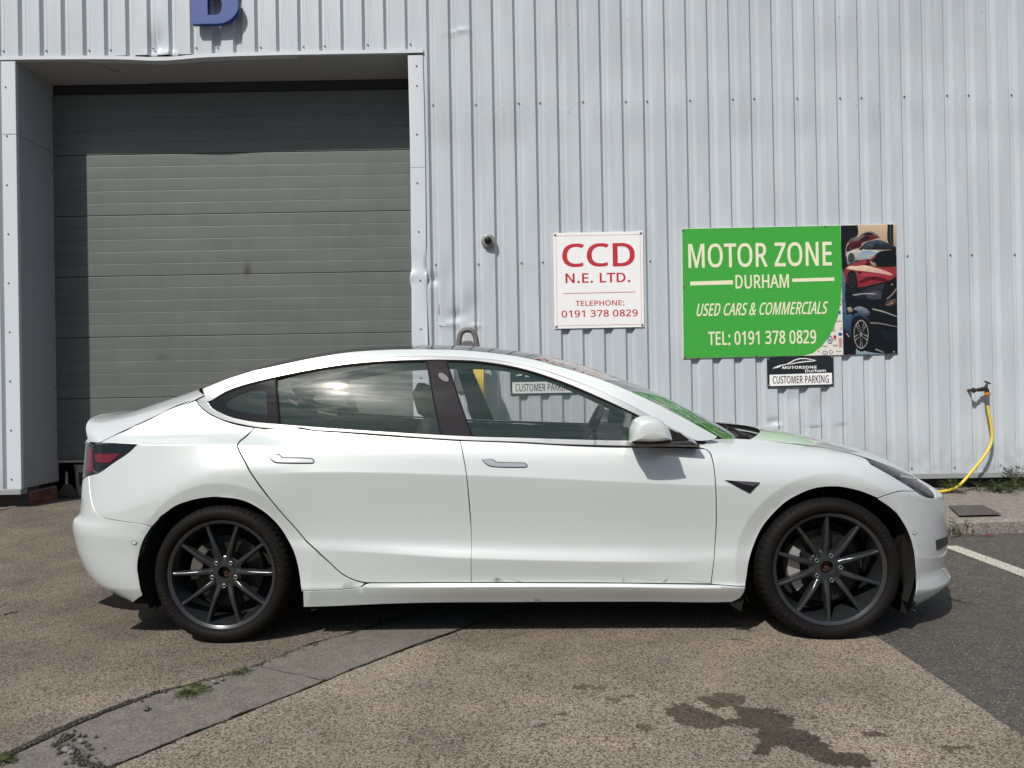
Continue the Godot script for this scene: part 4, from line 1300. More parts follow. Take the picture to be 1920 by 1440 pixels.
	on_pair("inner_pane", skin(pts("-1.218,1.256 -1.064,1.293 -0.862,1.321 -0.661,1.335 -0.460,1.338 -0.375,0.985 -0.833,1.013 -1.173,1.043"), green, 0.03, 0.0, -0.0085, [], 32.0, 0.004, 0.004), glass, p_rear_window)
	var p_quarter_window := pair("quarter_window", skin(pts("-1.564,1.152 -1.471,1.198 -1.369,1.232 -1.228,1.265 -1.182,1.044 -1.310,1.055 -1.418,1.074 -1.486,1.098 -1.541,1.125"), green, 0.02, 0.0, -0.004, [], 32.0, 0.004, 0.004), glass, c)
	on_pair("inner_pane", skin(pts("-1.564,1.152 -1.471,1.198 -1.369,1.232 -1.228,1.265 -1.182,1.044 -1.310,1.055 -1.418,1.074 -1.486,1.098 -1.541,1.125"), green, 0.02, 0.0, -0.0085, [], 32.0, 0.004, 0.004), glass, p_quarter_window)
	pair("quarter_border", skin_with_hole(pts("-1.564,1.152 -1.471,1.198 -1.369,1.232 -1.228,1.265 -1.182,1.044 -1.310,1.055 -1.418,1.074 -1.486,1.098 -1.541,1.125"), pts("-1.478,1.150 -1.425,1.184 -1.358,1.207 -1.299,1.214 -1.267,1.203 -1.252,1.134 -1.244,1.090 -1.328,1.096 -1.415,1.113 -1.467,1.132")), gloss, c)
	pair("door_pillar", skin(pts("-0.462,1.342 -0.360,1.340 -0.226,0.972 -0.374,0.981"), green, 0.02, 0.004, 0.0005, [], 32.0, 0.004, 0.004), mat("pillar_gloss", grey(0.022, 0.019, 0.022), 0.07), c)
	var pill := PackedVector2Array()
	for k in 14: pill.push_back(Vector2(-0.372 + 0.026 * cos(TAU * k / 14), 1.258 + 0.017 * sin(TAU * k / 14) - 0.014 * cos(TAU * k / 14)))
	pair("pillar_camera", skin(pill, green, 0.012, 0.001, 0.0015, [], 60.0, 0.004, 0.004), mat("camera_window", grey(0.16, 0.155, 0.155), 0.2), c)
	for q in [["-0.3655,1.339 -0.3575,1.338 -0.222,0.973 -0.231,0.973"], ["-0.4645,1.341 -0.4575,1.341 -0.370,0.981 -0.378,0.982"], ["-1.226,1.264 -1.217,1.266 -1.172,1.041 -1.182,1.043"]]:
		pair("glass_seal", skin(pts(q[0]), green, 0.02, 0.002, 0.0015, [], 20.0, 0.004, 0.004), trim, c)
	pair("mirror_triangle", skin(pts("0.592,1.041 0.735,0.988 0.832,0.937 0.583,0.938"), green, 0.02, 0.004, 0.0, [], 20.0, 0.004, 0.004), trim, c)
	pair("waist_trim", skin(pts("-1.633,1.160 -1.607,1.133 -1.542,1.094 -1.459,1.063 -1.308,1.032 -1.238,1.024 -0.832,1.001 -0.283,0.957 0.004,0.943 0.193,0.930 0.525,0.916 0.849,0.904 0.828,0.935 0.446,0.941 0.004,0.960 -0.282,0.973 -0.833,1.012 -1.184,1.041 -1.310,1.053 -1.418,1.073 -1.486,1.096 -1.541,1.123 -1.570,1.152"), green, 0.014, 0.006, 0.003, [], 32.0, 0.004, 0.004), chrome, c)
	pair("upper_trim", skin(pts("-1.633,1.162 -1.578,1.187 -1.475,1.222 -1.338,1.263 -1.203,1.293 -1.067,1.315 -0.865,1.339 -0.664,1.360 -0.496,1.366 -0.328,1.361 -0.127,1.340 0.007,1.315 0.203,1.252 0.395,1.175 0.582,1.078 0.736,0.988 0.849,0.909 0.831,0.936 0.734,0.983 0.592,1.048 0.518,1.085 0.393,1.146 0.202,1.231 0.007,1.297 -0.193,1.335 -0.362,1.346 -0.461,1.348 -0.662,1.345 -0.864,1.332 -1.066,1.304 -1.228,1.274 -1.370,1.242 -1.472,1.208 -1.568,1.157"), green, 0.014, 0.006, 0.004, [], 40.0, 0.004, 0.004), chrome, c)
	pair("window_seal", skin(pts("-1.575,1.150 -1.472,1.199 -1.370,1.233 -1.228,1.266 -1.066,1.296 -0.864,1.324 -0.662,1.338 -0.461,1.341 -0.362,1.339 -0.193,1.328 0.007,1.290 0.202,1.224 0.393,1.140 0.518,1.080 0.592,1.042 0.735,0.987 0.734,0.985 0.592,1.052 0.518,1.090 0.393,1.151 0.202,1.236 0.007,1.302 -0.193,1.339 -0.362,1.350 -0.461,1.352 -0.662,1.349 -0.864,1.336 -1.066,1.308 -1.228,1.278 -1.370,1.246 -1.472,1.212 -1.580,1.158"), green, 0.014, 0.004, 0.001, [], 40.0, 0.004, 0.004), trim, c)
	pair("roof_rail", skin(pts("-1.590,1.181 -1.611,1.222 -1.482,1.269 -1.347,1.309 -1.278,1.322 -1.075,1.362 -0.873,1.393 -0.671,1.404 -0.468,1.403 -0.264,1.393 0.006,1.355 0.205,1.300 0.399,1.234 0.588,1.149 0.774,1.050 0.947,0.949 0.933,0.939 0.859,0.933 0.829,0.941 0.736,0.993 0.582,1.084 0.395,1.180 0.203,1.259 0.007,1.321 -0.127,1.347 -0.329,1.367 -0.497,1.373 -0.665,1.367 -0.866,1.346 -1.068,1.321 -1.204,1.300 -1.340,1.270 -1.476,1.230"), green, 0.018, 0.012, 0.0, [], 32.0, 0.004, 0.004), paint, c)
	# black behind the trims
	pair("rail_seal", skin(pts("-1.64,1.165 -1.590,1.190 -1.476,1.236 -1.340,1.276 -1.204,1.306 -1.068,1.327 -0.866,1.352 -0.665,1.373 -0.497,1.379 -0.329,1.373 -0.127,1.353 0.007,1.327 0.203,1.265 0.395,1.186 0.582,1.090 0.736,0.999 0.85,0.92 0.84,0.90 0.734,0.975 0.592,1.040 0.518,1.078 0.393,1.139 0.202,1.224 0.007,1.290 -0.193,1.328 -0.362,1.339 -0.461,1.341 -0.662,1.338 -0.864,1.325 -1.066,1.297 -1.228,1.267 -1.370,1.235 -1.472,1.201 -1.568,1.15 -1.60,1.13"), green, 0.02, 0.0, -0.012, [], 40.0, 0.004, 0.004), hollow, c)

	# ---- mirrors
	var mo := round_outline(pts("0.505,0.945 0.509,1.000 0.528,1.045 0.562,1.060 0.616,1.057 0.655,1.038 0.685,0.998 0.700,0.950 0.640,0.941 0.560,0.941"), 0.012)
	var ms := Soup.new()
	dome(ms, mo, 0.885, 1.075, 9)
	var mirror := mirrored_part("door_mirror", ms, paint, c, 50.0)
	var mb := Soup.new()
	prism(mb, round_outline(pts("0.516,0.941 0.640,0.941 0.693,0.946 0.700,0.936 0.640,0.926 0.552,0.922 0.520,0.929"), 0.02), 0.89, 1.05, Transform3D(), 0.006)
	var mbp := mirrored_part("mirror_base", mb, mat("smoked_chrome", grey(0.22, 0.20, 0.19), 0.15, 1.0), c)
	var arm := Soup.new()
	prism(arm, pts("0.62,0.936 0.80,0.938 0.845,0.914 0.80,0.912 0.68,0.921 0.60,0.926"), 0.84, 0.935, Transform3D(), 0.006)
	var armp := mirrored_part("mirror_arm", arm, mat("smoked_chrome", grey(0.4), 0.15, 1.0), c)
	for k in 2:
		mbp[k].reparent(mirror[k]); armp[k].reparent(mirror[k])

	# ---- bonnet, windscreen, roof, boot
	var hood_e := on_side("1.118,0.9515 1.297,0.9435 1.471,0.9165 1.596,0.900 1.675,0.863 1.750,0.822 1.840,0.801 1.930,0.769 2.020,0.742 2.150,0.742 2.400,0.747 2.679,0.750")
	hood_e[11].z = 0.0
	var hood_c := pts("1.285,0.960 1.420,0.941 1.560,0.911 1.680,0.882 1.780,0.852 1.860,0.824 1.930,0.794 1.985,0.765 2.030,0.735 2.065,0.705 2.090,0.680")
	hood_c.push_back(Vector2(hood_e[11].x, hood_e[11].y))
	var hood := part("bonnet", across(hood_e, hood_c, 3.6, 44), paint, c, 40.0)
	var cowl := part("scuttle", across(p3("0.96,0.893,0.79 1.05,0.893,0.775 1.125,0.896,0.73"), pts("1.12,0.905 1.20,0.908 1.30,0.915"), 2.2, 24), mat("scuttle_black", grey(0.02), 0.6), c)
	for k in 2:
		var wp := Soup.new()
		tube(wp, smooth_path(p3("1.13,0.925,0.60 1.16,0.945,0.35 1.185,0.955,0.0") if k == 0 else p3("1.16,0.935,0.05 1.15,0.945,-0.25 1.10,0.930,-0.62")), 0.008, 6)
		box(wp, p3("1.13,0.925,0.60" if k == 0 else "1.16,0.935,0.05")[0], Vector3(0.05, 0.03, 0.05), 0.01)
		part("wiper", wp, trim, c)
	part("windscreen", across(p3("1.023,0.934,0.801 0.947,0.951,0.810 0.774,1.052,0.797 0.588,1.151,0.775 0.399,1.236,0.740 0.205,1.302,0.706 0.100,1.333,0.686"), pts("1.165,0.935 1.085,0.985 0.930,1.072 0.770,1.155 0.580,1.238 0.385,1.312 0.250,1.352"), 2.3, 28), screen, c, 50.0)
	part("roof_panel", across(p3("0.100,1.333,0.686 0.006,1.357,0.669 -0.264,1.395,0.642 -0.462,1.405,0.642"), pts("0.250,1.352 0.125,1.386 -0.21,1.437 -0.455,1.452"), 2.3, 28), roofg, c, 50.0)
	part("roof_bar", across(p3("-0.465,1.404,0.640 -0.530,1.405,0.641"), pts("-0.458,1.450 -0.530,1.453"), 2.3, 28, 5), gloss, c, 50.0)
	part("rear_screen", across(p3("-0.533,1.406,0.642 -0.671,1.406,0.646 -0.873,1.395,0.658 -1.075,1.364,0.670 -1.278,1.324,0.678 -1.482,1.271,0.683 -1.600,1.226,0.679"), pts("-0.533,1.454 -0.685,1.455 -0.900,1.448 -1.124,1.421 -1.366,1.372 -1.58,1.305 -1.75,1.238"), 2.3, 28), roofg, c, 50.0)
	var boot_e := on_side("-1.600,0.9425 -1.688,0.9325 -1.815,0.9245 -1.935,0.9045 -2.028,0.816 -2.061,0.735 -2.085,0.7235 -2.125,0.7225 -2.165,0.7225")
	boot_e[0] = Vector3(-1.602, 1.190, 0.679)
	var boot_c := pts("-1.757,1.234 -1.845,1.206 -1.985,1.162 -2.115,1.122 -2.220,1.102 -2.275,1.096 -2.310,1.094 -2.340,1.095 -2.365,1.097")
	var boot := part("boot_lid", across(boot_e, boot_c, 4.0, 44, 4), paint, c, 40.0)
	var bf := Soup.new()
	var nq := 44
	var rows := []
	var e_top := boot_e[8]; var c_top := boot_c[8]
	for i in 7:
		var t := i / 6.0
		var row := PackedVector3Array()
		for k in nq + 1:
			var q := 2.0 * k / nq - 1.0
			q = sign(q) * pow(absf(q), 0.75)
			var w := pow(absf(q), 4.0)
			var top := Vector3(lerpf(c_top.x, e_top.x, w), lerpf(c_top.y, e_top.y, w), e_top.z * q)
			var low := Vector3(lerpf(-2.385, e_top.x + 0.004, w), lerpf(0.945, e_top.y - 0.006, w), e_top.z * q)
			var p := top.lerp(low, t)
			p.x += 0.035 * sin(PI * pow(t, 0.7)) * (1.0 - w)
			p.y -= 0.004 * sin(PI * t)
			row.push_back(p)
		rows.push_back(row)
	for i in 6:
		for k in nq: bf.quad(rows[i][k], rows[i + 1][k], rows[i + 1][k + 1], rows[i][k + 1])
	part("boot_face", bf, paint, boot, 40.0)

	# ---- underneath and inside
	var un := Soup.new()
	box(un, Vector3(0, 0.235, 0), Vector3(2.06, 0.13, 1.66), 0.02)
	box(un, Vector3(1.50, 0.26, 0), Vector3(1.0, 0.16, 1.06), 0.02); box(un, Vector3(-1.50, 0.26, 0), Vector3(1.0, 0.16, 1.06), 0.02)
	box(un, Vector3(-2.02, 0.24, 0), Vector3(0.25, 0.12, 1.25), 0.02); box(un, Vector3(1.98, 0.20, 0), Vector3(0.25, 0.12, 1.1), 0.02)
	part("underbody", un, hollow, c)
	var sk := Soup.new()
	prism(sk, pts("-1.05,0.185 -1.02,0.135 -0.97,0.150 -0.90,0.163 -0.60,0.170 0.20,0.172 0.90,0.171 0.98,0.160 1.025,0.125 1.040,0.122 1.052,0.175 1.056,0.255 1.030,0.225 0.95,0.200 0.0,0.20 -0.95,0.195"), 0.79, 0.838)
	mirrored_part("sill_edge", sk, trim, c)
	var rd := Soup.new()
	prism(rd, pts("-2.10,0.175 -2.02,0.150 -1.93,0.136 -1.82,0.135 -1.80,0.16 -1.85,0.19 -2.05,0.20"), 0.55, 0.80)
	mirrored_part("bumper_edge", rd, trim, c)
	var fd := Soup.new()
	prism(fd, pts("1.80,0.10 1.845,0.085 1.86,0.16 1.858,0.40 1.82,0.47 1.81,0.40 1.822,0.25"), 0.62, 0.80)
	mirrored_part("arch_flap", fd, trim, c)
	for w in [[-1.4375, 0.335], [1.4375, 0.340]]:
		var al := Soup.new()
		var n := 40
		for k in n:
			var a := -0.45 + (PI + 0.9) * k / n; var b := -0.45 + (PI + 0.9) * (k + 1) / n
			for ring in [[0.405, 0.862, 0.405, 0.60], [0.405, 0.60, 0.0, 0.60]]:
				al.quad(Vector3(w[0] + ring[0] * cos(a), w[1] + ring[0] * sin(a), ring[1]), Vector3(w[0] + ring[2] * cos(a), w[1] + ring[2] * sin(a), ring[3]), Vector3(w[0] + ring[2] * cos(b), w[1] + ring[2] * sin(b), ring[3]), Vector3(w[0] + ring[0] * cos(b), w[1] + ring[0] * sin(b), ring[1]))
		mirrored_part("arch_liner", al, mat("liner_black", grey(0.006), 0.9), c)
	var bulk := Soup.new()
	box(bulk, Vector3(0.93, 0.60, 0), Vector3(0.06, 0.60, 1.55)); box(bulk, Vector3(-1.50, 0.65, 0), Vector3(0.06, 0.62, 1.25)); box(bulk, Vector3(-0.2, 0.32, 0), Vector3(2.3, 0.04, 1.60))
	box(bulk, Vector3(-1.55, 0.985, 0), Vector3(0.55, 0.03, 1.30))
	part("bulkhead", bulk, hollow, c)
	var dt := Soup.new()
	box(dt, Vector3(0.33, 0.64, 0.79), Vector3(1.14, 0.60, 0.05), 0.02); box(dt, Vector3(-0.74, 0.655, 0.775), Vector3(0.94, 0.62, 0.05), 0.02)
	mirrored_part("door_lining", dt, fab, c)
	var da := Soup.new()
	box(da, Vector3(0.66, 0.83, 0), Vector3(0.50, 0.13, 1.50), 0.05)
	box(da, Vector3(0.88, 0.86, 0), Vector3(0.30, 0.08, 1.50), 0.03)
	part("dashboard", da, fab, c)
	var scr := Soup.new()
	box(scr, Vector3(0.42, 1.01, 0.0), Vector3(0.02, 0.23, 0.36), 0.006, Transform3D(Basis(Vector3(0, 0, 1), -0.15), Vector3(0.06, 0.05, 0)))
	part("touch_screen", scr, gloss, c)
	var sw := Soup.new()
	var ring := PackedVector3Array()
	var wt := Transform3D(Basis(Vector3(0, 0, 1), -0.42), Vector3(0.36, 0.925, 0.37))
	for k in 33: ring.push_back(wt * Vector3(0, 0.182 * cos(TAU * k / 32.0), 0.182 * sin(TAU * k / 32.0)))
	tube(sw, ring, 0.015, 8, -1.0, false)
	box(sw, Vector3(0.01, 0, 0), Vector3(0.05, 0.10, 0.13), 0.02, wt); box(sw, Vector3(0.012, 0, 0), Vector3(0.02, 0.035, 0.34), 0.008, wt); box(sw, Vector3(0.012, -0.09, 0), Vector3(0.02, 0.18, 0.04), 0.008, wt)
	tube(sw, PackedVector3Array([wt * Vector3(0.02, 0, 0), wt * Vector3(0.30, 0, 0)]), 0.03, 10)
	part("steering_wheel", sw, fab, c, 50.0)
	for z in [0.37, -0.37]:
		seat(c, Vector3(-0.10, 0.36, z), 0.50, fab)
	seat(c, Vector3(-1.02, 0.36, 0), 1.30, fab)
	var im := Soup.new()
	box(im, Vector3(0.24, 1.27, 0), Vector3(0.03, 0.07, 0.24), 0.012)
	tube(im, p3("0.25,1.28,0 0.24,1.345,0"), 0.01, 6)
	part("cabin_mirror", im, gloss, c)

	# ---- wheels
	var wheel_t := make_tyre()
	for w in [[-1.4375, 0.79, 0.0], [1.4375, 0.79, 18.0], [-1.4375, -0.79, 30.0], [1.4375, -0.79, 7.0]]:
		wheel(c, Vector3(w[0], 0.3285, w[1]), w[2], wheel_t, w[0] > 0.0)

func inward(q: Vector2) -> Vector3:
	var n := (side(q.x + 0.01, q.y) - side(q.x - 0.01, q.y)).cross(side(q.x, q.y + 0.004) - side(q.x, q.y - 0.004)).normalized()
	return n * -0.0062

func outward(p: PackedVector2Array, d: float) -> PackedVector2Array:
	var o := PackedVector2Array()
	var sgn := 1.0 if area(p) > 0.0 else -1.0
	var n := p.size()
	for i in n:
		var e0 := (p[i] - p[(i + n - 1) % n]).normalized(); var e1 := (p[(i + 1) % n] - p[i]).normalized()
		var nn := Vector2(e0.y + e1.y, -e0.x - e1.x).normalized() * sgn
		o.push_back(p[i] + nn * d)
	return o

# the dark border printed round the small rear side window
func skin_with_hole(outer: PackedVector2Array, hole: PackedVector2Array) -> Array:
	var a := round_outline(outer, 0.012); var b := round_outline(hole, 0.012, 60.0)
	if area(a) < 0.0: a.reverse()
	if area(b) < 0.0: b.reverse()
	var n := 160
	var cen := Vector2.ZERO
	for q in b: cen += q / b.size()
	var v := PackedVector3Array(); var nn := PackedVector3Array(); var idx := PackedInt32Array()
	for k in n:
		var dir := Vector2.from_angle(TAU * k / n)
		for ring in [a, b]:
			var best := 0.0
			for i in ring.size():
				var hit: Variant = Geometry2D.segment_intersects_segment(cen, cen + dir * 2.0, ring[i], ring[(i + 1) % ring.size()])
				if hit != null: best = maxf(best, cen.distance_to(hit))
			var q := cen + dir * best
			var m := (green(q.x + 0.004, q.y) - green(q.x - 0.004, q.y)).cross(green(q.x, q.y + 0.004) - green(q.x, q.y - 0.004)).normalized()
			v.push_back(green(q.x, q.y) - m * 0.0025); nn.push_back(m)
	for k in n:
		var p := k * 2; var q := ((k + 1) % n) * 2
		idx.append_array([p, p + 1, q, q, p + 1, q + 1])
	return [v, nn, idx]

# a rounded cap over an outline, flat side at z0
func dome(s: Soup, o: PackedVector2Array, z0: float, z1: float, rings: int) -> void:
	if area(o) < 0.0: o.reverse()
	var cen := Vector2.ZERO
	for q in o: cen += q / o.size()
	var prev := PackedVector3Array()
	for r in rings + 1:
		var t := float(r) / rings
		var k := 1.0; var z := z0
		if t < 0.3:
			k = lerpf(0.90, 1.0, t / 0.3); z = lerpf(z0, lerpf(z0, z1, 0.5), t / 0.3)
		else:
			var a := (t - 0.3) / 0.7 * PI * 0.5
			k = pow(cos(a), 0.38); z = lerpf(z0, z1, 0.5) + (z1 - z0) * 0.5 * sin(a)
		var row := PackedVector3Array()
		for q in o:
			var p := cen + (q - cen) * k
			row.push_back(Vector3(p.x, p.y, z))
		if prev.size():
			for i in o.size():
				var j := (i + 1) % o.size()
				s.quad(prev[i], prev[j], row[j], row[i])
		else:
			for i in o.size(): s.tri(Vector3(cen.x, cen.y, z), row[(i + 1) % o.size()], row[i])
		prev = row

func seat(c: Node3D, at: Vector3, width: float, m: Material) -> void:
	var root := Node3D.new()
	root.name = "seat" if width < 1.0 else "rear_bench"
	c.add_child(root, true)
	var s := Soup.new()
	box(s, at + Vector3(0.02, 0.08, 0), Vector3(0.52, 0.17, width), 0.06)
	part("seat_cushion", s, m, root, 60.0)
	var b := Soup.new()
	var t := Transform3D(Basis(Vector3(0, 0, 1), 0.27), at + Vector3(-0.16, 0.06, 0))
	box(b, Vector3(-0.06, 0.34, 0), Vector3(0.15, 0.66, width), 0.06, t)
	part("seat_back", b, m, root, 60.0)
	var zs := [0.0] if width < 1.0 else [-0.42, 0.0, 0.42]
	for z in zs:
		var h := Soup.new()
		box(h, Vector3(-0.055, 0.76 if width < 1.0 else 0.70, z), Vector3(0.10, 0.20 if width < 1.0 else 0.12, 0.27), 0.045, t)
		part("headrest", h, m, root, 60.0)

# ------------------------------------------------------------------ wheels
func make_tyre() -> Array:
	var half := pts("0.255,0.088 0.2615,0.0965 0.2655,0.1035 0.270,0.1085 0.278,0.1150 0.288,0.1178 0.298,0.1175 0.306,0.1145 0.313,0.1105 0.316,0.108 0.3205,0.1035 0.3255,0.0960 0.3290,0.0870 0.3305,0.0760 0.3310,0.0700 0.3255,0.0685 0.3255,0.0600 0.3320,0.0585 0.3330,0.0300 0.3275,0.0285 0.3275,0.0190 0.3332,0.0175")
	var prof := half.duplicate()
	for i in range(half.size() - 1, -1, -1): prof.push_back(Vector2(half[i].x, -half[i].y))
	var seg := 384
	var m := prof.size()
	var v := PackedVector3Array(); var n := PackedVector3Array(); var idx := PackedInt32Array()
	for k in seg + 1:
		var a := TAU * k / seg
		for i in m:
			var p := prof[i]
			var r := p.x
			var sh := absf(p.y) > 0.074 and r > 0.3155
			if sh and k % 6 == 0: r -= 0.0050
			elif absf(p.y) < 0.0595 and absf(p.y) > 0.029 and r > 0.33 and (k + 3) % 6 == 0: r -= 0.004
			var q := Vector3(r * cos(a), r * sin(a), p.y)
			if q.y < -0.3245:
				q.z *= 1.0 + (-0.3245 - q.y) * 1.5
				q.y = -0.3245 - (-q.y - 0.3245) * 0.3
			v.push_back(q)
	for k in seg:
		for i in m - 1:
			var a := k * m + i; var b := (k + 1) * m + i
			idx.append_array([a, a + 1, b, b, a + 1, b + 1])
	n.resize(v.size())
	for t in range(0, idx.size(), 3):
		var f := (v[idx[t + 1]] - v[idx[t]]).cross(v[idx[t + 2]] - v[idx[t]])
		for q in 3: n[idx[t + q]] -= f
	for i in m:
		var f := n[i] + n[seg * m + i]
		n[i] = f; n[seg * m + i] = f
	var flip := n[10].dot(v[10]) < 0.0
	for i in n.size(): n[i] = (-n[i] if flip else n[i]).normalized()
	if flip:
		for t in range(0, idx.size(), 3):
			var w := idx[t + 1]; idx[t + 1] = idx[t + 2]; idx[t + 2] = w
	var arr := []; arr.resize(Mesh.ARRAY_MAX)
	arr[Mesh.ARRAY_VERTEX] = v; arr[Mesh.ARRAY_NORMAL] = n; arr[Mesh.ARRAY_INDEX] = idx
	var tyre := ArrayMesh.new()
	tyre.add_surface_from_arrays(Mesh.PRIMITIVE_TRIANGLES, arr)
	# raised writing on the wall of the tyre
	var font := SystemFont.new(); font.font_names = PackedStringArray(["Droid Sans"]); font.font_weight = 700
	var let := Soup.new()
	for word in [["MICHELIN", 22.0, 4.6], ["PILOT", 197.0, 4.2], ["SPORT", 222.0, 4.2]]:
		var txt: String = word[0]
		for k in txt.length():
			var tm := TextMesh.new()
			tm.text = txt[k]; tm.font = font; tm.font_size = 32; tm.pixel_size = 0.0008; tm.depth = 0.004; tm.curve_step = 4.0
			var arrs := tm.get_mesh_arrays()
			var a := deg_to_rad(float(word[1]) - (k - (txt.length() - 1) * 0.5) * float(word[2]))
			var tf := Transform3D(Basis(Vector3(0, 0, 1), a - PI / 2), Vector3(0.290 * cos(a), 0.290 * sin(a), 0.1165))
			var vv: PackedVector3Array = arrs[Mesh.ARRAY_VERTEX]
			var ii: PackedInt32Array = arrs[Mesh.ARRAY_INDEX] if arrs[Mesh.ARRAY_INDEX] != null else PackedInt32Array(range(vv.size()))
			for t in range(0, ii.size(), 3): let.tri(tf * vv[ii[t]], tf * vv[ii[t + 2]], tf * vv[ii[t + 1]])
	return [tyre, finish(let, 0.0)]

var rim_parts := []

func wheel(c: Node3D, at: Vector3, turn: float, tyre: Array, front: bool) -> void:
	var root := Node3D.new()
	root.name = "wheel"
	c.add_child(root, true)
	root.position = at
	if at.z < 0.0: root.rotation.y = PI
	var rubber := mat("tyre_rubber", grey(0.0085, 0.0083, 0.0082), 0.62)
	rubber.metallic_specular = 0.22
	var alloy := mat("dark_alloy", grey(0.062, 0.067, 0.072), 0.25, 0.7)
	var steel := mat("brake_steel", grey(0.014, 0.013, 0.012), 0.5, 0.3)
	var barrel := mat("barrel_alloy", grey(0.040, 0.043, 0.046), 0.22, 0.6)
	var nut := mat("nut_steel", grey(0.50, 0.50, 0.49), 0.25, 1.0)
	var hollow: Material = mats["black_void"]
	var spin := Basis(Vector3(0, 0, 1), deg_to_rad(turn))
	node("tyre", tyre[0], rubber, root).transform = Transform3D(Basis(Vector3(0, 0, 1), deg_to_rad(0.0)), Vector3.ZERO)
	node("tyre_lettering", tyre[1], mat("tyre_letters", grey(0.0095), 0.5), root).transform = Transform3D(spin, Vector3.ZERO)
	if rim_parts.is_empty():
		var rim := Soup.new()
		lathe(rim, pts("0.2533,0.080 0.2623,0.0925 0.2628,0.0985 0.2602,0.1010 0.2543,0.0990 0.2517,0.0960 0.2496,0.0955 0.2459,0.0935 0.2427,0.0880 0.2400,0.0780 0.2336,0.0600 0.2251,0.0300 0.2209,-0.0200 0.2251,-0.0800 0.2443,-0.0900 0.2549,-0.0950"), 96)
		var rlip := Soup.new()
		lathe(rlip, pts("0.2535,0.0800 0.2625,0.0926 0.2632,0.0990 0.2606,0.1018 0.2568,0.1006 0.2528,0.0974 0.2495,0.0962 0.2465,0.0942"), 96)
		var hub := Soup.new()
		lathe(hub, pts("0.0290,0.0300 0.0290,0.0620 0.0315,0.0660 0.0350,0.0670 0.0480,0.0660 0.0640,0.0630 0.0780,0.0590 0.0830,0.0540 0.0850,0.0300 0.0760,0.0200"), 60)
		var spoke := Soup.new()
		var n := 14
		var prev := []
		for i in n + 1:
			var t := float(i) / n
			var p := Vector2(lerpf(0.055, 0.2405, t), lerpf(0.0150, 0.0775, t))
			if t > 0.0: p.y = lerpf(0.0150, 0.0775, pow(t, 1.06))
			var d := Vector2(0.1855, 0.0625).normalized()
			var s := Vector2(-d.y, d.x)
			var hw := lerpf(0.0150, 0.0098, smoothstep(0.0, 0.8, t)) + 0.006 * smoothstep(0.90, 1.0, t)
			var zt := 0.0655 + 0.012 * smoothstep(0.0, 0.35, t) + 0.0105 * t + 0.004 * sin(PI * t)
			var zb := lerpf(0.030, 0.056, t)
			var row := []
			for q in [[-1.0, zb], [-1.10, zt - 0.016], [-0.86, zt - 0.005], [-0.40, zt], [0.40, zt], [0.86, zt - 0.005], [1.10, zt - 0.016], [1.0, zb]]:
				row.push_back(Vector3(p.x + s.x * hw * q[0], p.y + s.y * hw * q[0], q[1]))
			if prev.size():
				for k in 8:
					var k1 := (k + 1) % 8
					spoke.quad(prev[k], prev[k1], row[k1], row[k]) if (prev[k1] - prev[k]).cross(row[k1] - prev[k]).dot((prev[k] + row[k1]) * 0.5 - Vector3(p.x, p.y, (zt + zb) * 0.5)) > 0.0 else spoke.quad(row[k], row[k1], prev[k1], prev[k])
			prev = row
		var spoke2 := Soup.new()
		for i in spoke.v.size() / 3:
			for k in [0, 2, 1]: spoke2.v.push_back(spoke.v[i * 3 + k] * Vector3(1, -1, 1))
		var nuts := Soup.new()
		lathe(nuts, pts("0.0050,0.058 0.0055,0.0675 0.0085,0.0705 0.0115,0.0690 0.0122,0.0600 0.0160,0.0590 0.0165,0.0560"), 6)
		var pocket := Soup.new()
		lathe(pocket, pts("0.0000,0.0650 0.0185,0.0650 0.0205,0.0630"), 20)
		var disc := Soup.new()
		lathe(disc, pts("0.070,0.030 0.095,0.030 0.096,0.012 0.172,0.012 0.174,0.010 0.174,-0.008"), 60)
		lathe(disc, pts("0.0000,0.026 0.026,0.026 0.027,0.020 0.070,0.020"), 40)
		rim_parts = [finish(rim, 30.0), finish(hub, 30.0), finish(spoke, 50.0), finish(spoke2, 50.0), finish(nuts, 30.0), finish(pocket, 30.0), finish(disc, 30.0), finish(rlip, 30.0)]
	node("rim", rim_parts[0], barrel, root).basis = spin
	node("rim_lip", rim_parts[7], mat("lip_alloy", grey(0.115, 0.12, 0.125), 0.2, 0.85), root)
	node("wheel_hub", rim_parts[1], alloy, root).basis = spin
	for k in 5:
		var b := Basis(Vector3(0, 0, 1), deg_to_rad(turn + 90.0 + 72.0 * k))
		node("spoke", rim_parts[2], alloy, root).basis = b
		node("spoke", rim_parts[3], alloy, root).basis = b
		var a := deg_to_rad(turn + 54.0 + 72.0 * k)
		var off := Vector3(0.0600 * cos(a), 0.0600 * sin(a), 0)
		var pk := node("nut_seat", rim_parts[5], hollow, root); pk.position = off
		var nt := node("wheel_nut", rim_parts[4], nut, root); nt.position = off + Vector3(0, 0, 0.004)
	node("brake_disc", rim_parts[6], steel, root)
	var hubc := Soup.new()
	lathe(hubc, pts("0.0,0.046 0.006,0.046 0.008,0.040 0.0235,0.038 0.0245,0.028"), 20)
	node("hub_nut", finish(hubc, 30.0), mat("hub_rust", grey(0.060, 0.022, 0.014), 0.8), root)
	var cal := Soup.new()
	var a0 := 2.55 if front else 2.30; var a1 := 3.85 if front else 3.35
	if at.z < 0.0:
		a0 = PI - a0; a1 = PI - a1
	var mn := 8
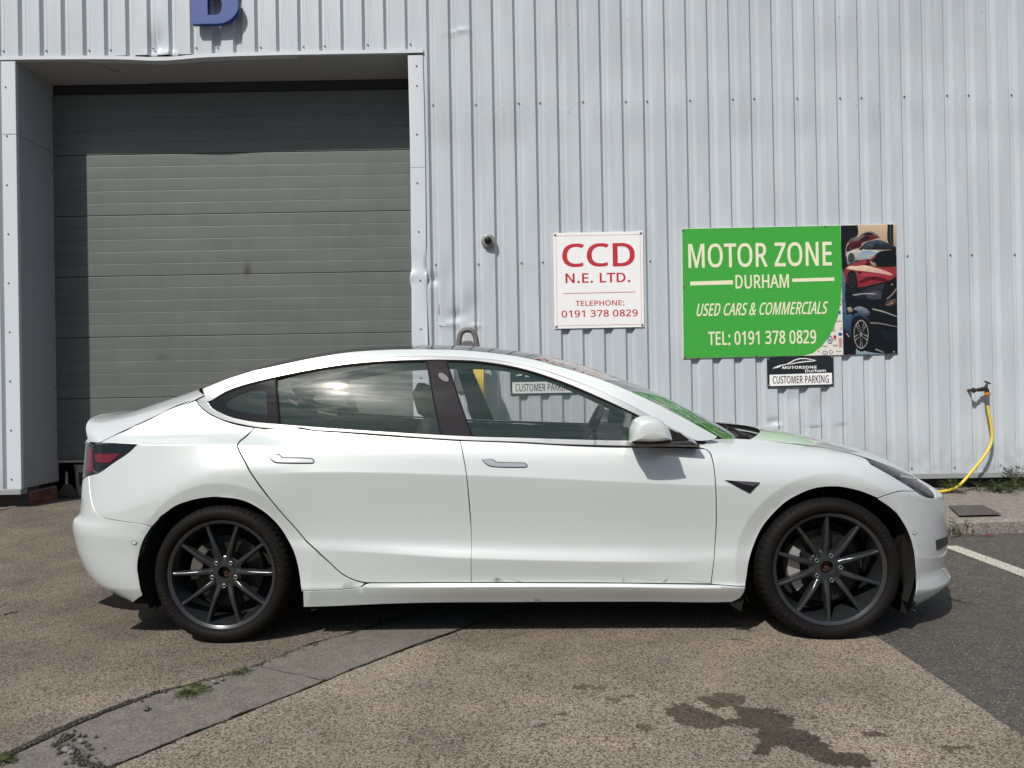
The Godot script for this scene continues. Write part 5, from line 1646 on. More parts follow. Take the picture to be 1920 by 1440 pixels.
	for k in mn:
		var p := lerpf(a0, a1, float(k) / mn); var q := lerpf(a0, a1, float(k + 1) / mn)
		var ri := 0.118 + 0.018 * absf(k - 3.5) / 3.5
		for z in [0.044]:
			var pr := PackedVector2Array([Vector2(ri * cos(p), ri * sin(p)), Vector2(0.176 * cos(p), 0.176 * sin(p)), Vector2(0.176 * cos(q), 0.176 * sin(q)), Vector2(ri * cos(q), ri * sin(q))])
			prism(cal, pr, -0.03, z)
	part("brake_caliper", cal, mat("caliper_grey", grey(0.34, 0.33, 0.31) if front else grey(0.12), 0.45, 0.3) if front else mat("caliper_dark", grey(0.11, 0.105, 0.095), 0.55, 0.3), root)
	var dust := Soup.new()
	lathe(dust, pts("0.0,-0.03 0.205,-0.03 0.207,-0.035"), 40)
	part("dust_shield", dust, hollow, root)

# ------------------------------------------------------------------ loose things and fittings
# a regular face made somewhat heavier
func medium(k: float) -> FontVariation:
	var f := FontVariation.new()
	f.base_font = font_of(400)
	f.variation_embolden = k
	return f

func font_of(weight: int, family := "Droid Sans") -> SystemFont:
	var f := SystemFont.new()
	f.font_names = PackedStringArray([family])
	f.font_weight = weight
	return f

func board(s: Soup, quad: PackedVector2Array, z0: float, z1: float, ch := 0.002) -> void:
	prism(s, quad, z0, z1, Transform3D(), ch)

func sign_screws(parent: Node, at: PackedVector2Array, z: float) -> void:
	for p in at:
		var s := Soup.new()
		lathe(s, PackedVector2Array([Vector2(0.0, 0.006), Vector2(0.007, 0.0055), Vector2(0.011, 0.002), Vector2(0.012, -0.001)]), 10, Transform3D(Basis(), Vector3(p.x, p.y, z)))
		part("sign_screw", s, mat("sign_screw_metal", grey(0.22, 0.21, 0.20), 0.4, 0.7), parent)

func things() -> void:
	var sign_z := WALL_Z + 0.012
	signs(sign_z)

	# cut-out letter over the door
	var lb := thing("sign_letter", "large blue cut-out letter B fixed above the roller door", "letter")
	var outer := PackedVector2Array(); 
	var bx := -2.878; var by := 4.588; var bw := 0.425; var bh := 0.60
	outer.append_array([Vector2(bx, by), Vector2(bx + bw * 0.55, by)])
	for k in 13: outer.push_back(Vector2(bx + bw * 0.55 + bw * 0.45 * sin(PI * k / 12.0), by + bh * 0.28 - bh * 0.28 * cos(PI * k / 12.0)))
	for k in 13: outer.push_back(Vector2(bx + bw * 0.52 + bw * 0.40 * sin(PI * k / 12.0), by + bh * 0.775 - bh * 0.225 * cos(PI * k / 12.0)))
	outer.append_array([Vector2(bx, by + bh)])
	var csg := CSGCombiner3D.new()
	csg.name = "letter_face"
	lb.add_child(csg)
	csg.add_child(letter_poly(outer, 0.05))
	for q in [[0.28, 0.13], [0.775, 0.095]]:
		var hole := PackedVector2Array([Vector2(bx + bw * 0.335, by + bh * (q[0] - q[1] * 1.1)), Vector2(bx + bw * 0.53, by + bh * (q[0] - q[1] * 1.1))])
		for k in 9: hole.push_back(Vector2(bx + bw * 0.53 + bw * q[1] * 0.95 * sin(PI * k / 8.0), by + bh * q[0] - bh * q[1] * 1.1 * cos(PI * k / 8.0)))
		hole.push_back(Vector2(bx + bw * 0.335, by + bh * (q[0] + q[1] * 1.1)))
		var h := letter_poly(hole, 0.4)
		h.operation = CSGShape3D.OPERATION_SUBTRACTION
		h.position.z += 0.10
		csg.add_child(h)
	csg.material_override = mat("blue_acrylic", grey(0.010, 0.050, 0.25), 0.5)
	for q in [[0.08, 0.1], [0.36, 0.12], [0.10, 0.5]]:
		var st := Soup.new()
		tube(st, PackedVector3Array([Vector3(bx + q[0], by + q[1], WALL_Z - 0.02), Vector3(bx + q[0], by + q[1], WALL_Z + 0.05)]), 0.01, 8)
		part("letter_stud", st, mats["zinc_screw"], lb)

	# domed camera
	var cam := thing("dome_camera", "small round security camera with smoked dome on the ribbed wall", "security camera", Vector3(-0.197, 2.560, WALL_Z))
	var body := Soup.new()
	lathe(body, pts("0.0,0.046 0.050,0.046 0.056,0.042 0.0655,0.016 0.067,0.004 0.067,-0.004"), 32)
	part("camera_body", body, mat("camera_shell", grey(0.30, 0.29, 0.27), 0.35, 0.3), cam)
	var dm := Soup.new()
	var prof := PackedVector2Array()
	for k in 9: prof.push_back(Vector2(0.037 * sin(PI * 0.5 * k / 8.0), 0.046 + 0.034 * cos(PI * 0.5 * k / 8.0)))
	lathe(dm, prof, 28)
	part("camera_dome", dm, mat("smoked_dome", grey(0.012), 0.05), cam)
	for k in 4:
		var s := Soup.new()
		var a := PI * 0.25 + PI * 0.5 * k
		lathe(s, pts("0.0,0.0 0.005,0.0 0.006,-0.004"), 8, Transform3D(Basis(), Vector3(0.054 * cos(a), 0.054 * sin(a), 0.0455)))
		part("camera_screw", s, mat("dark_screw", grey(0.03), 0.5), cam)

	hose_and_tap()
	hose_reel()
	under_door()
	left_edge()
	plants()
	debris()

func letter_poly(p: PackedVector2Array, depth: float) -> CSGPolygon3D:
	var g := CSGPolygon3D.new()
	g.name = "letter_outline"
	if area(p) < 0.0: p.reverse()
	g.polygon = p
	g.mode = CSGPolygon3D.MODE_DEPTH
	g.depth = depth
	g.position = Vector3(0, 0, WALL_Z + 0.09)
	return g

func signs(z: float) -> void:
	var white := mat("sign_white", grey(0.84, 0.85, 0.86), 0.30)
	var red := mat("sign_red", grey(0.50, 0.028, 0.042), 0.4)
	var cream := mat("sign_cream", grey(0.80, 0.75, 0.58), 0.4)
	var green_m := mat("sign_green", grey(0.052, 0.365, 0.050), 0.28)
	var black := mat("sign_black", grey(0.013, 0.020, 0.023), 0.3)
	var bold := font_of(700)
	var reg := font_of(400)

	# red on white
	var a := thing("wall_sign", "square white sign with red CCD lettering and a telephone number", "sign")
	var s := Soup.new()
	var q := pts("0.407,1.737 1.236,1.739 1.239,2.628 0.408,2.625")
	board(s, q, WALL_Z - 0.002, z)
	part("sign_board", s, white, a)
	var rim := Soup.new()
	var o := [Vector2(0.428, 1.763), Vector2(1.212, 1.765), Vector2(1.214, 2.600), Vector2(0.430, 2.598)]
	for k in 4:
		var p: Vector2 = o[k]; var r: Vector2 = o[(k + 1) % 4]
		var d := (r - p).normalized(); var n := d.orthogonal() * -0.0022
		prism(rim, PackedVector2Array([p - d * 0.002, r + d * 0.002, r + d * 0.002 + n, p - d * 0.002 + n]), z, z + 0.001)
	part("sign_border", rim, red, a)
	var lx := 0.824
	var verd := medium(0.5)
	lettering("lettering", "CCD", verd, 0.672, 0.218, Vector3(lx - 0.002, 2.415, z), red, a)
	lettering("lettering", "N.E. LTD.", verd, 0.600, 0.090, Vector3(lx - 0.012, 2.203, z), red, a)
	var ru := Soup.new()
	prism(ru, pts("0.490,2.060 1.160,2.063 1.160,2.068 0.490,2.065"), z, z + 0.001)
	part("sign_rule", ru, red, a)
	lettering("lettering", "TELEPHONE:", medium(0.35), 0.450, 0.050, Vector3(lx + 0.003, 1.968, z), red, a)
	lettering("lettering", "0191 378 0829", medium(0.35), 0.705, 0.064, Vector3(lx, 1.873, z), red, a)
	sign_screws(a, pts("0.422,1.755 1.218,1.757 1.220,2.610 0.424,2.607"), z)

	# green and cream, with a printed picture of cars
	var g := thing("wall_sign", "large green MOTOR ZONE sign with a printed picture of parked cars", "sign")
	var gs := Soup.new()
	board(gs, pts("1.591,1.441 3.582,1.450 3.591,2.655 1.599,2.646"), WALL_Z - 0.002, z)
	part("sign_board", gs, mat("sign_paper", grey(0.70, 0.68, 0.61), 0.35), g)
	var gg := Soup.new()
	prism(gg, pts("1.595,1.4445 2.700,1.449 2.790,1.470 2.870,1.528 2.935,1.606 2.985,1.690 3.030,1.800 3.058,1.930 3.072,2.084 3.076,2.300 3.068,2.649 1.602,2.643"), z, z + 0.0012)
	part("green_field", gg, green_m, g)
	var zt := z + 0.0012
	lettering("lettering", "MOTOR ZONE", medium(0.45), 1.330, 0.222, Vector3(2.320, 2.390, zt), cream, g)
	lettering("lettering", "DURHAM", medium(0.45), 0.495, 0.128, Vector3(2.335, 2.142, zt), cream, g)
	for r in ["1.667,2.117 2.063,2.120 2.064,2.158 1.667,2.153", "2.615,2.133 3.003,2.137 3.004,2.168 2.615,2.164"]:
		var b := Soup.new()
		prism(b, pts(r), zt, zt + 0.001)
		part("cream_bar", b, cream, g)
	lettering("lettering", "USED CARS & COMMERCIALS", medium(0.45), 1.205, 0.118, Vector3(2.330, 1.888, zt), cream, g, 0.20)
	lettering("lettering", "TEL: 0191 378 0829", medium(0.45), 1.000, 0.130, Vector3(2.325, 1.620, zt), cream, g)
	var pic := Soup.new()
	var c := [Vector2(3.074, 1.449), Vector2(3.579, 1.4515), Vector2(3.588, 2.652), Vector2(3.072, 2.649)]
	pic.quad_uv(Vector3(c[0].x, c[0].y, z + 0.0008), Vector3(c[1].x, c[1].y, z + 0.0008), Vector3(c[2].x, c[2].y, z + 0.0008), Vector3(c[3].x, c[3].y, z + 0.0008), Vector2(0, 1), Vector2(1, 1), Vector2(1, 0), Vector2(0, 0))
	var pm := mat("car_print", Color.WHITE, 0.3)
	pm.albedo_texture = car_print()
	part("printed_picture", pic, pm, g)
	maker_marks(g, z + 0.0006)
	sign_screws(g, pts("1.612,2.628 2.26,2.640 2.93,2.640 1.610,2.100 1.605,1.457 2.27,1.458 3.54,2.09 3.545,1.466"), z)

	# black and white parking signs
	parking_sign("small black and white customer parking sign fixed below the green sign", pts("2.368,1.157 2.982,1.166 2.983,1.441 2.368,1.437"), z + 0.001)
	parking_sign("small black and white customer parking sign seen through the car's front window", pts("-0.016,1.130 0.598,1.131 0.600,1.408 -0.015,1.407"), z)

func parking_sign(label: String, q: PackedVector2Array, z: float) -> void:
	var p := thing("parking_sign", label, "sign", Vector3.ZERO, "customer parking signs")
	var bold := font_of(700)
	var s := Soup.new()
	board(s, q, WALL_Z - 0.002, z)
	part("sign_board", s, mats["sign_black"], p)
	var o := q[0]; var ex := (q[1] - q[0]); var ey := (q[3] - q[0])
	var f := func(a: float, b: float) -> Vector2: return o + ex * a + ey * b
	var w := Soup.new()
	prism(w, PackedVector2Array([f.call(0.030, 0.05), f.call(0.972, 0.05), f.call(0.972, 0.425), f.call(0.030, 0.425)]), z, z + 0.0012)
	part("white_strip", w, mats["sign_white"], p)
	var k := ex.x
	var m: Vector2 = f.call(0.5, 0.237)
	lettering("lettering", "CUSTOMER PARKING", medium(0.3), k * 0.845, 0.070, Vector3(m.x, m.y, z + 0.0012), mats["sign_black"], p)
	m = f.call(0.485, 0.640)
	lettering("lettering", "MOTORZONE", bold, k * 0.52, 0.025, Vector3(m.x, m.y, z), mats["sign_white"], p)
	m = f.call(0.725, 0.515)
	lettering("lettering", "Durham", medium(0.4), k * 0.31, 0.030, Vector3(m.x, m.y, z), mats["sign_white"], p)
	# outline of a car, in white strokes
	for line in ["0.08,0.640 0.13,0.685 0.20,0.725 0.29,0.750 0.34,0.80 0.42,0.89 0.50,0.93 0.58,0.925 0.66,0.89 0.74,0.845", "0.29,0.750 0.37,0.765 0.46,0.800 0.58,0.825 0.66,0.830 0.74,0.845", "0.08,0.640 0.14,0.655 0.20,0.700"]:
		var l := pts(line)
		var st := Soup.new()
		for i in l.size() - 1:
			var a: Vector2 = f.call(l[i].x, l[i].y); var b: Vector2 = f.call(l[i + 1].x, l[i + 1].y)
			var t := 0.0035 * sin(PI * (i + 0.6) / l.size()) + 0.0012
			var n := (b - a).normalized().orthogonal() * t
			prism(st, PackedVector2Array([a - n, b - n, b + n, a + n]), z, z + 0.001)
		stuff(part("car_outline", st, mats["sign_white"], p))
	sign_screws(p, PackedVector2Array([f.call(0.02, 0.06), f.call(0.98, 0.06), f.call(0.02, 0.94), f.call(0.98, 0.94)]), z)

# little coloured badges printed on the cream corner of the green sign
func maker_marks(g: Node, z: float) -> void:
	var blue := mat("print_blue", grey(0.03, 0.10, 0.30), 0.4); var red := mat("print_red", grey(0.45, 0.03, 0.04), 0.4); var dark := mat("print_dark", grey(0.03, 0.03, 0.035), 0.4)
	var disc := func(x: float, y: float, rx: float, ry: float, m: Material, hollow: bool) -> void:
		var s := Soup.new()
		for k in 20:
			var a := TAU * k / 20; var b := TAU * (k + 1) / 20
			var i := 0.72 if hollow else 0.0
			s.quad(Vector3(x + rx * i * cos(a), y + ry * i * sin(a), z), Vector3(x + rx * cos(a), y + ry * sin(a), z), Vector3(x + rx * cos(b), y + ry * sin(b), z), Vector3(x + rx * i * cos(b), y + ry * i * sin(b), z))
		part("printed_badge", s, m, g, 0.0)
	disc.call(2.955, 1.590, 0.024, 0.040, blue, true); disc.call(2.905, 1.470, 0.026, 0.020, blue, true); disc.call(3.050, 1.640, 0.020, 0.016, blue, false)
	disc.call(2.985, 1.700, 0.015, 0.020, dark, true); disc.call(2.960, 1.478, 0.018, 0.018, dark, true); disc.call(3.060, 1.690, 0.010, 0.014, dark, true); disc.call(3.060, 1.940, 0.012, 0.034, dark, true)
	for r in [[3.00, 1.615, 0.026, 0.034, red], [3.045, 1.842, 0.026, 0.032, blue], [2.845, 1.487, 0.012, 0.012, red], [2.905, 1.466, 0.012, 0.008, red]]:
		var s := Soup.new()
		prism(s, PackedVector2Array([Vector2(r[0] - r[2] * 0.5, r[1] - r[3] * 0.5), Vector2(r[0] + r[2] * 0.5, r[1] - r[3] * 0.5), Vector2(r[0] + r[2] * 0.5, r[1] + r[3] * 0.5), Vector2(r[0] - r[2] * 0.5, r[1] + r[3] * 0.5)]), z - 0.001, z)
		part("printed_badge", s, r[4], g)
	for k in 9:
		var s := Soup.new()
		prism(s, PackedVector2Array([Vector2(3.034, 1.520 + k * 0.010), Vector2(3.066, 1.520 + k * 0.010), Vector2(3.066, 1.5255 + k * 0.010), Vector2(3.034, 1.5255 + k * 0.010)]), z - 0.001, z)
		part("printed_badge", s, red, g)
	lettering("printed_word", "PONTIAC", font_of(700), 0.055, 0.010, Vector3(2.905, 1.532, z), dark, g, 0.0, 0.001)
	lettering("printed_word", "HONDA", font_of(700), 0.052, 0.011, Vector3(3.040, 1.762, z), dark, g, 0.0, 0.001)
	lettering("printed_word", "SUBARU", font_of(700), 0.036, 0.009, Vector3(2.985, 1.672, z), dark, g, 0.0, 0.001)
	lettering("printed_word", "SATURN", font_of(700), 0.034, 0.008, Vector3(3.000, 1.588, z), dark, g, 0.0, 0.001)
	lettering("printed_word", "ACTIVA", font_of(700), 0.050, 0.009, Vector3(3.030, 1.482, z), dark, g, 0.0, 0.001)
	lettering("printed_word", "W", font_of(700), 0.026, 0.034, Vector3(2.955, 1.588, z), blue, g, 0.0, 0.001)
	lettering("printed_word", "Lancia", font_of(400, "Droid Serif"), 0.040, 0.022, Vector3(3.000, 1.540, z), dark, g, 0.2, 0.001)

# a print: a row of cars in a showroom, seen from the front corner
func car_print() -> ImageTexture:
	var w := 224; var h := 512
	var im := Image.create(w, h, false, Image.FORMAT_RGB8)
	var n := FastNoiseLite.new(); n.seed = 3; n.frequency = 0.02; n.fractal_octaves = 3
	# outlines in a frame of 550 by 1255, the colour at the top and at the foot
	var shapes := [
		["0,0 170,0 165,100 90,140 50,210 40,380 30,520 0,520", Color(0.07, 0.085, 0.10), Color(0.05, 0.07, 0.085)],
		["0,400 25,470 35,560 30,700 45,900 10,1255 0,1255", Color(0.34, 0.46, 0.56), Color(0.12, 0.20, 0.28)],
		["10,1000 130,1120 130,1255 10,1255", Color(0.04, 0.05, 0.06), Color(0.05, 0.06, 0.07)],
		["465,0 520,0 520,205 465,170", Color(0.08, 0.085, 0.10), Color(0.12, 0.13, 0.15)],
		["490,0 498,0 498,190 490,180", Color(0.30, 0.30, 0.30), Color(0.22, 0.22, 0.22)],
		["180,110 205,88 250,68 310,66 360,98 392,138 330,112 200,118", Color(0.52, 0.50, 0.48), Color(0.20, 0.19, 0.20)],
		["215,95 250,76 300,76 330,100 260,104", Color(0.14, 0.14, 0.15), Color(0.12, 0.12, 0.13)],
		["70,165 90,140 150,118 190,110 240,112 200,140 150,165 90,180", Color(0.48, 0.45, 0.42), Color(0.25, 0.22, 0.22)],
		["50,250 62,200 100,170 170,150 225,112 280,100 340,105 375,130 300,150 215,175 190,215 150,225 100,240 70,255", Color(0.40, 0.13, 0.15), Color(0.20, 0.03, 0.05)],
		["185,148 235,116 280,110 290,125 250,150 200,158", Color(0.10, 0.09, 0.10), Color(0.13, 0.12, 0.13)],
		["55,335 62,262 100,250 160,240 230,232 350,248 380,258 350,300 300,330 140,345 125,372 62,380", Color(0.80, 0.77, 0.70), Color(0.42, 0.48, 0.54)],
		["220,250 330,262 370,268 330,292 250,300 150,320", Color(0.50, 0.60, 0.70), Color(0.60, 0.64, 0.66)],
		["200,212 240,175 300,155 380,150 460,180 545,222 545,248 350,242 230,238", Color(0.25, 0.29, 0.38), Color(0.06, 0.07, 0.09)],
		["215,212 250,186 300,175 320,190 310,240 235,236", Color(0.26, 0.33, 0.36), Color(0.12, 0.15, 0.17)],
		["330,190 360,186 400,220 330,236", Color(0.12, 0.14, 0.16), Color(0.10, 0.11, 0.12)],
		["180,228 205,212 220,225 205,245 185,245", Color(0.20, 0.20, 0.21), Color(0.10, 0.10, 0.11)],
		["270,355 330,300 385,262 545,246 545,412 430,416 300,392", Color(0.035, 0.045, 0.05), Color(0.06, 0.07, 0.075)],
		["30,440 45,405 100,380 200,340 240,335 270,380 330,400 430,415 545,410 545,510 480,540 380,565 200,602 162,606 150,510 130,450 90,435 60,470 50,570 38,548", Color(0.56, 0.22, 0.24), Color(0.52, 0.13, 0.18)],
		["140,398 230,393 320,413 460,460 512,490 490,497 380,474 230,450 150,440 50,420 80,395", Color(0.86, 0.78, 0.68), Color(0.74, 0.56, 0.52)],
		["165,548 260,508 380,508 460,540 440,556 300,538 178,566", Color(0.28, 0.03, 0.07), Color(0.32, 0.04, 0.08)],
		["190,470 300,476 420,500 500,520 470,528 350,504 200,490", Color(0.66, 0.24, 0.30), Color(0.58, 0.14, 0.20)],
		["225,392 330,296 342,310 255,392", Color(0.62, 0.22, 0.24), Color(0.38, 0.08, 0.10)],
		["240,372 262,362 285,378 270,396 245,392", Color(0.30, 0.06, 0.08), Color(0.14, 0.03, 0.04)],
		["285,352 340,378 345,402 300,392", Color(0.66, 0.60, 0.52), Color(0.5, 0.44, 0.38)],
		["162,448 195,452 198,470 170,466", Color(0.08, 0.03, 0.04), Color(0.08, 0.03, 0.04)],
		["45,760 70,705 110,690 160,640 300,590 460,550 545,505 550,1255 300,1240 180,1255 100,1180 40,1000 45,860", Color(0.045, 0.05, 0.06), Color(0.03, 0.06, 0.09)],
		["110,690 180,640 320,596 430,570 400,640 340,690 220,716 150,716", Color(0.20, 0.20, 0.23), Color(0.09, 0.09, 0.11)],
		["225,660 330,640 395,650 390,720 300,725 240,700", Color(0.28, 0.27, 0.33), Color(0.20, 0.20, 0.24)],
		["100,672 230,662 345,668 330,676 220,672 120,684", Color(0.66, 0.64, 0.62), Color(0.5, 0.5, 0.5)],
		["400,735 405,660 470,570 550,515 550,650 460,730", Color(0.03, 0.035, 0.04), Color(0.05, 0.055, 0.06)],
		["440,722 500,672 548,612 548,626 505,684 452,730", Color(0.60, 0.52, 0.50), Color(0.5, 0.42, 0.40)],
		["410,790 450,745 530,722 548,770 480,800", Color(0.40, 0.34, 0.30), Color(0.06, 0.06, 0.07)],
		["430,780 500,756 520,764 470,790", Color(0.62, 0.50, 0.42), Color(0.3, 0.25, 0.22)],
		["105,812 160,790 230,808 272,850 262,878 200,880 150,838", Color(0.52, 0.55, 0.60), Color(0.20, 0.24, 0.30)],
		["48,800 85,790 108,832 62,850", Color(0.70, 0.64, 0.56), Color(0.36, 0.35, 0.36)],
		["30,870 95,860 84,940 82,1090 40,1045 28,940", Color(0.26, 0.36, 0.46), Color(0.10, 0.16, 0.24)],
		["90,890 150,850 200,866 250,905 270,948 240,930 180,880 120,895 96,940", Color(0.24, 0.30, 0.38), Color(0.10, 0.13, 0.18)],
		["300,810 420,842 548,892 548,902 420,856 300,822", Color(0.62, 0.60, 0.58), Color(0.5, 0.5, 0.5)],
		["270,944 370,952 460,970 550,992 550,1000 450,980 370,964 275,956", Color(0.50, 0.47, 0.45), Color(0.4, 0.38, 0.37)],
		["380,1020 470,1035 550,1080 550,1130 440,1120 390,1070", Color(0.05, 0.10, 0.16), Color(0.04, 0.08, 0.12)],
		["330,1200 420,1238 400,1242 322,1212", Color(0.6, 0.6, 0.6), Color(0.4, 0.4, 0.4)],
		["130,1170 200,1215 300,1240 420,1255 128,1255", Color(0.64, 0.70, 0.74), Color(0.46, 0.54, 0.60)],
		["28,1045 40,1050 66,1082 60,1086", Color(0.8, 0.75, 0.68), Color(0.7, 0.66, 0.6)]]
	for j in h:
		for i in w:
			var v := 100.0 * (j + 0.5) / h
			im.set_pixel(i, j, Color(0.78, 0.69, 0.58).lerp(Color(0.60, 0.53, 0.46), v / 20.0) if v < 24.0 else Color(0.07, 0.09, 0.11))
	for s in shapes:
		var p := pts(s[0])
		for k in p.size(): p[k] = Vector2(p[k].x / 550.0 * w, p[k].y / 1255.0 * h)
		p = round_outline(p, 2.0, 70.0)
		var lo := p[0]; var hi := p[0]
		for q in p:
			lo = lo.min(q); hi = hi.max(q)
		for j in range(maxi(int(lo.y), 0), mini(int(hi.y) + 1, h)):
			for i in range(maxi(int(lo.x), 0), mini(int(hi.x) + 1, w)):
				var q := Vector2(i + 0.5, j + 0.5)
				if Geometry2D.is_point_in_polygon(q, p):
					var t := (q.y - lo.y) / maxf(0.1, hi.y - lo.y)
					var c: Color = s[1]
					im.set_pixel(i, j, c.lerp(s[2], clampf(t + 0.35 * n.get_noise_2d(i * 2.0, j * 5.0), 0.0, 1.0)))
	# wheels: centre, half axes, rim share, spokes, tone
	for k in [[100.0, 322.0, 34.0, 54.0, 7, 0.62, 0.05], [92.0, 220.0, 20.0, 24.0, 5, 0.50, 0.05], [100.0, 535.0, 46.0, 84.0, 10, 0.26, 0.02], [186.0, 1060.0, 92.0, 168.0, 5, 0.66, 0.06]]:
		var cx: float = k[0] / 550.0 * w; var cy: float = k[1] / 1255.0 * h; var rx: float = k[2] / 550.0 * w; var ry: float = k[3] / 1255.0 * h
		for j in range(int(cy - ry), int(cy + ry) + 1):
			for i in range(int(cx - rx), int(cx + rx) + 1):
				var d := Vector2((i + 0.5 - cx) / rx, (j + 0.5 - cy) / ry)
				var r := d.length()
				if r > 1.0: continue
				var c := Color(0.035, 0.04, 0.045)
				d = Vector2((i + 0.5 - cx + rx * 0.04) / (rx * 0.82), (j + 0.5 - cy) / (ry * 0.84))
				r = d.length()
				if r < 1.0:
					var sp: float = absf(fposmod(d.angle() / TAU * k[4] + 0.25, 1.0) - 0.5)
					var t: float = k[5] * (0.8 + 0.3 * n.get_noise_2d(i * 9.0, j * 9.0))
					var fan := 0.06 / maxf(r, 0.15)
					if r > 0.90 or r < 0.15 or (sp > fan and sp < fan + 0.10): c = Color(t, t * 0.97, t * 0.95)
					else: c = Color(0.07, 0.08, 0.09)
				im.set_pixel(clampi(i, 0, w - 1), clampi(j, 0, h - 1), c)
	return ImageTexture.create_from_image(im)

func hose_and_tap() -> void:
	var brass := mat("weathered_brass", grey(0.055, 0.045, 0.035), 0.5, 0.6)
	var orange := mat("orange_plastic", grey(0.55, 0.19, 0.02), 0.45)
	var grey_p := mat("grey_connector", grey(0.10, 0.10, 0.095), 0.5)
	var z := WALL_Z + 0.075
	var t := thing("garden_tap", "old dark outdoor tap with T handle on the wall near its end", "tap")
	var b := Soup.new()
	tube(b, PackedVector3Array([Vector3(4.232, 1.100, WALL_Z - 0.03), Vector3(4.232, 1.100, z - 0.02), Vector3(4.245, 1.100, z), Vector3(4.30, 1.106, z), Vector3(4.335, 1.112, z), Vector3(4.352, 1.112, z)]), 0.0125, 10)
	tube(b, PackedVector3Array([Vector3(4.224, 1.100, z), Vector3(4.245, 1.100, z)]), 0.024, 8)
	tube(b, PackedVector3Array([Vector3(4.275, 1.104, z), Vector3(4.292, 1.105, z)]), 0.020, 6)
	tube(b, PackedVector3Array([Vector3(4.304, 1.107, z), Vector3(4.318, 1.109, z)]), 0.022, 6)
	part("tap_pipe", b, brass, t)
	var v := Soup.new()
	tube(v, smooth_path(PackedVector3Array([Vector3(4.325, 1.112, z), Vector3(4.347, 1.112, z), Vector3(4.357, 1.098, z), Vector3(4.358, 1.075, z)]), 4), 0.019, 10)
	tube(v, PackedVector3Array([Vector3(4.343, 1.108, z), Vector3(4.357, 1.150, z)]), 0.017, 8, 0.012)
	part("tap_body", v, brass, t)
	var h := Soup.new()
	tube(h, PackedVector3Array([Vector3(4.357, 1.148, z), Vector3(4.363, 1.170, z)]), 0.007, 6)
	tube(h, PackedVector3Array([Vector3(4.337, 1.180, z), Vector3(4.363, 1.172, z), Vector3(4.390, 1.158, z)]), 0.008, 6)
	part("tap_handle", h, brass, t)
	var hose := thing("garden_hose", "yellow garden hose hanging from the tap down to the earth strip", "hose")
	var c := Soup.new()
	tube(c, PackedVector3Array([Vector3(4.358, 1.080, z), Vector3(4.359, 1.055, z)]), 0.023, 10)
	part("hose_collar", c, orange, hose)
	var c2 := Soup.new()
	tube(c2, PackedVector3Array([Vector3(4.359, 1.056, z), Vector3(4.360, 0.985, z), Vector3(4.361, 0.965, z)]), 0.020, 10, 0.017)
	part("hose_connector", c2, grey_p, hose)
	var p := PackedVector3Array([Vector3(4.361, 0.972, z), Vector3(4.366, 0.90, z + 0.006), Vector3(4.380, 0.80, z + 0.012), Vector3(4.386, 0.71, z + 0.018), Vector3(4.366, 0.61, z + 0.03), Vector3(4.290, 0.50, z + 0.05), Vector3(4.175, 0.385, z + 0.075), Vector3(4.070, 0.275, z + 0.085), Vector3(3.995, 0.222, z + 0.09), Vector3(3.90, 0.197, z + 0.095), Vector3(3.75, 0.190, z + 0.11), Vector3(3.45, 0.190, z + 0.09), Vector3(3.0, 0.190, z + 0.15), Vector3(2.4, 0.185, z + 0.10), Vector3(1.9, 0.180, z + 0.16)])
	var s := Soup.new()
	tube(s, smooth_path(p, 8), 0.0125, 12)
	part("hose_pipe", s, mat("yellow_hose", grey(0.66, 0.50, 0.045), 0.42), hose, 60.0)

func hose_reel() -> void:
	var gp := mat("reel_grey", grey(0.135, 0.13, 0.13), 0.5)
	var r := thing("hose_reel", "grey plastic hose reel with loop handle on the wall behind the car roof", "hose reel")
	var z := -6.62
	var loop := Soup.new()
	var path := PackedVector3Array()
	for q in ["-0.480,1.50", "-0.470,1.60", "-0.455,1.680", "-0.425,1.716", "-0.390,1.722", "-0.352,1.714", "-0.325,1.676", "-0.310,1.60", "-0.302,1.50"]:
		var w: Vector2 = pts(q)[0]
		path.push_back(Vector3(w.x, w.y, z))
	tube(loop, smooth_path(path, 6), 0.025, 10)
	part("loop_handle", loop, gp, r, 60.0)
	var web := Soup.new()
	prism(web, pts("-0.470,1.50 -0.452,1.60 -0.435,1.622 -0.390,1.628 -0.350,1.622 -0.332,1.60 -0.315,1.50"), z - 0.018, z + 0.018, Transform3D(), 0.008)
	part("handle_web", web, gp, r)
	var body := Soup.new()
	box(body, Vector3(-0.395, 1.33, z - 0.03), Vector3(0.24, 0.38, 0.22), 0.05)
	part("reel_body", body, gp, r, 60.0)
	var coil := Soup.new()
	for k in 5:
		var ring := PackedVector3Array()
		for i in 25: ring.push_back(Vector3(-0.325 + 0.018 * k, 1.24 + 0.165 * cos(TAU * i / 24.0), z + 0.02 + 0.165 * sin(TAU * i / 24.0)))
		tube(coil, ring, 0.0115, 8, -1.0, false)
	stuff(part("hose_coil", coil, mat("yellow_hose", grey(0.66, 0.50, 0.045), 0.42), r, 60.0))
	var br := Soup.new()
	box(br, Vector3(-0.395, 1.30, -6.80), Vector3(0.10, 0.24, 0.14), 0.01)
	part("wall_bracket", br, gp, r)

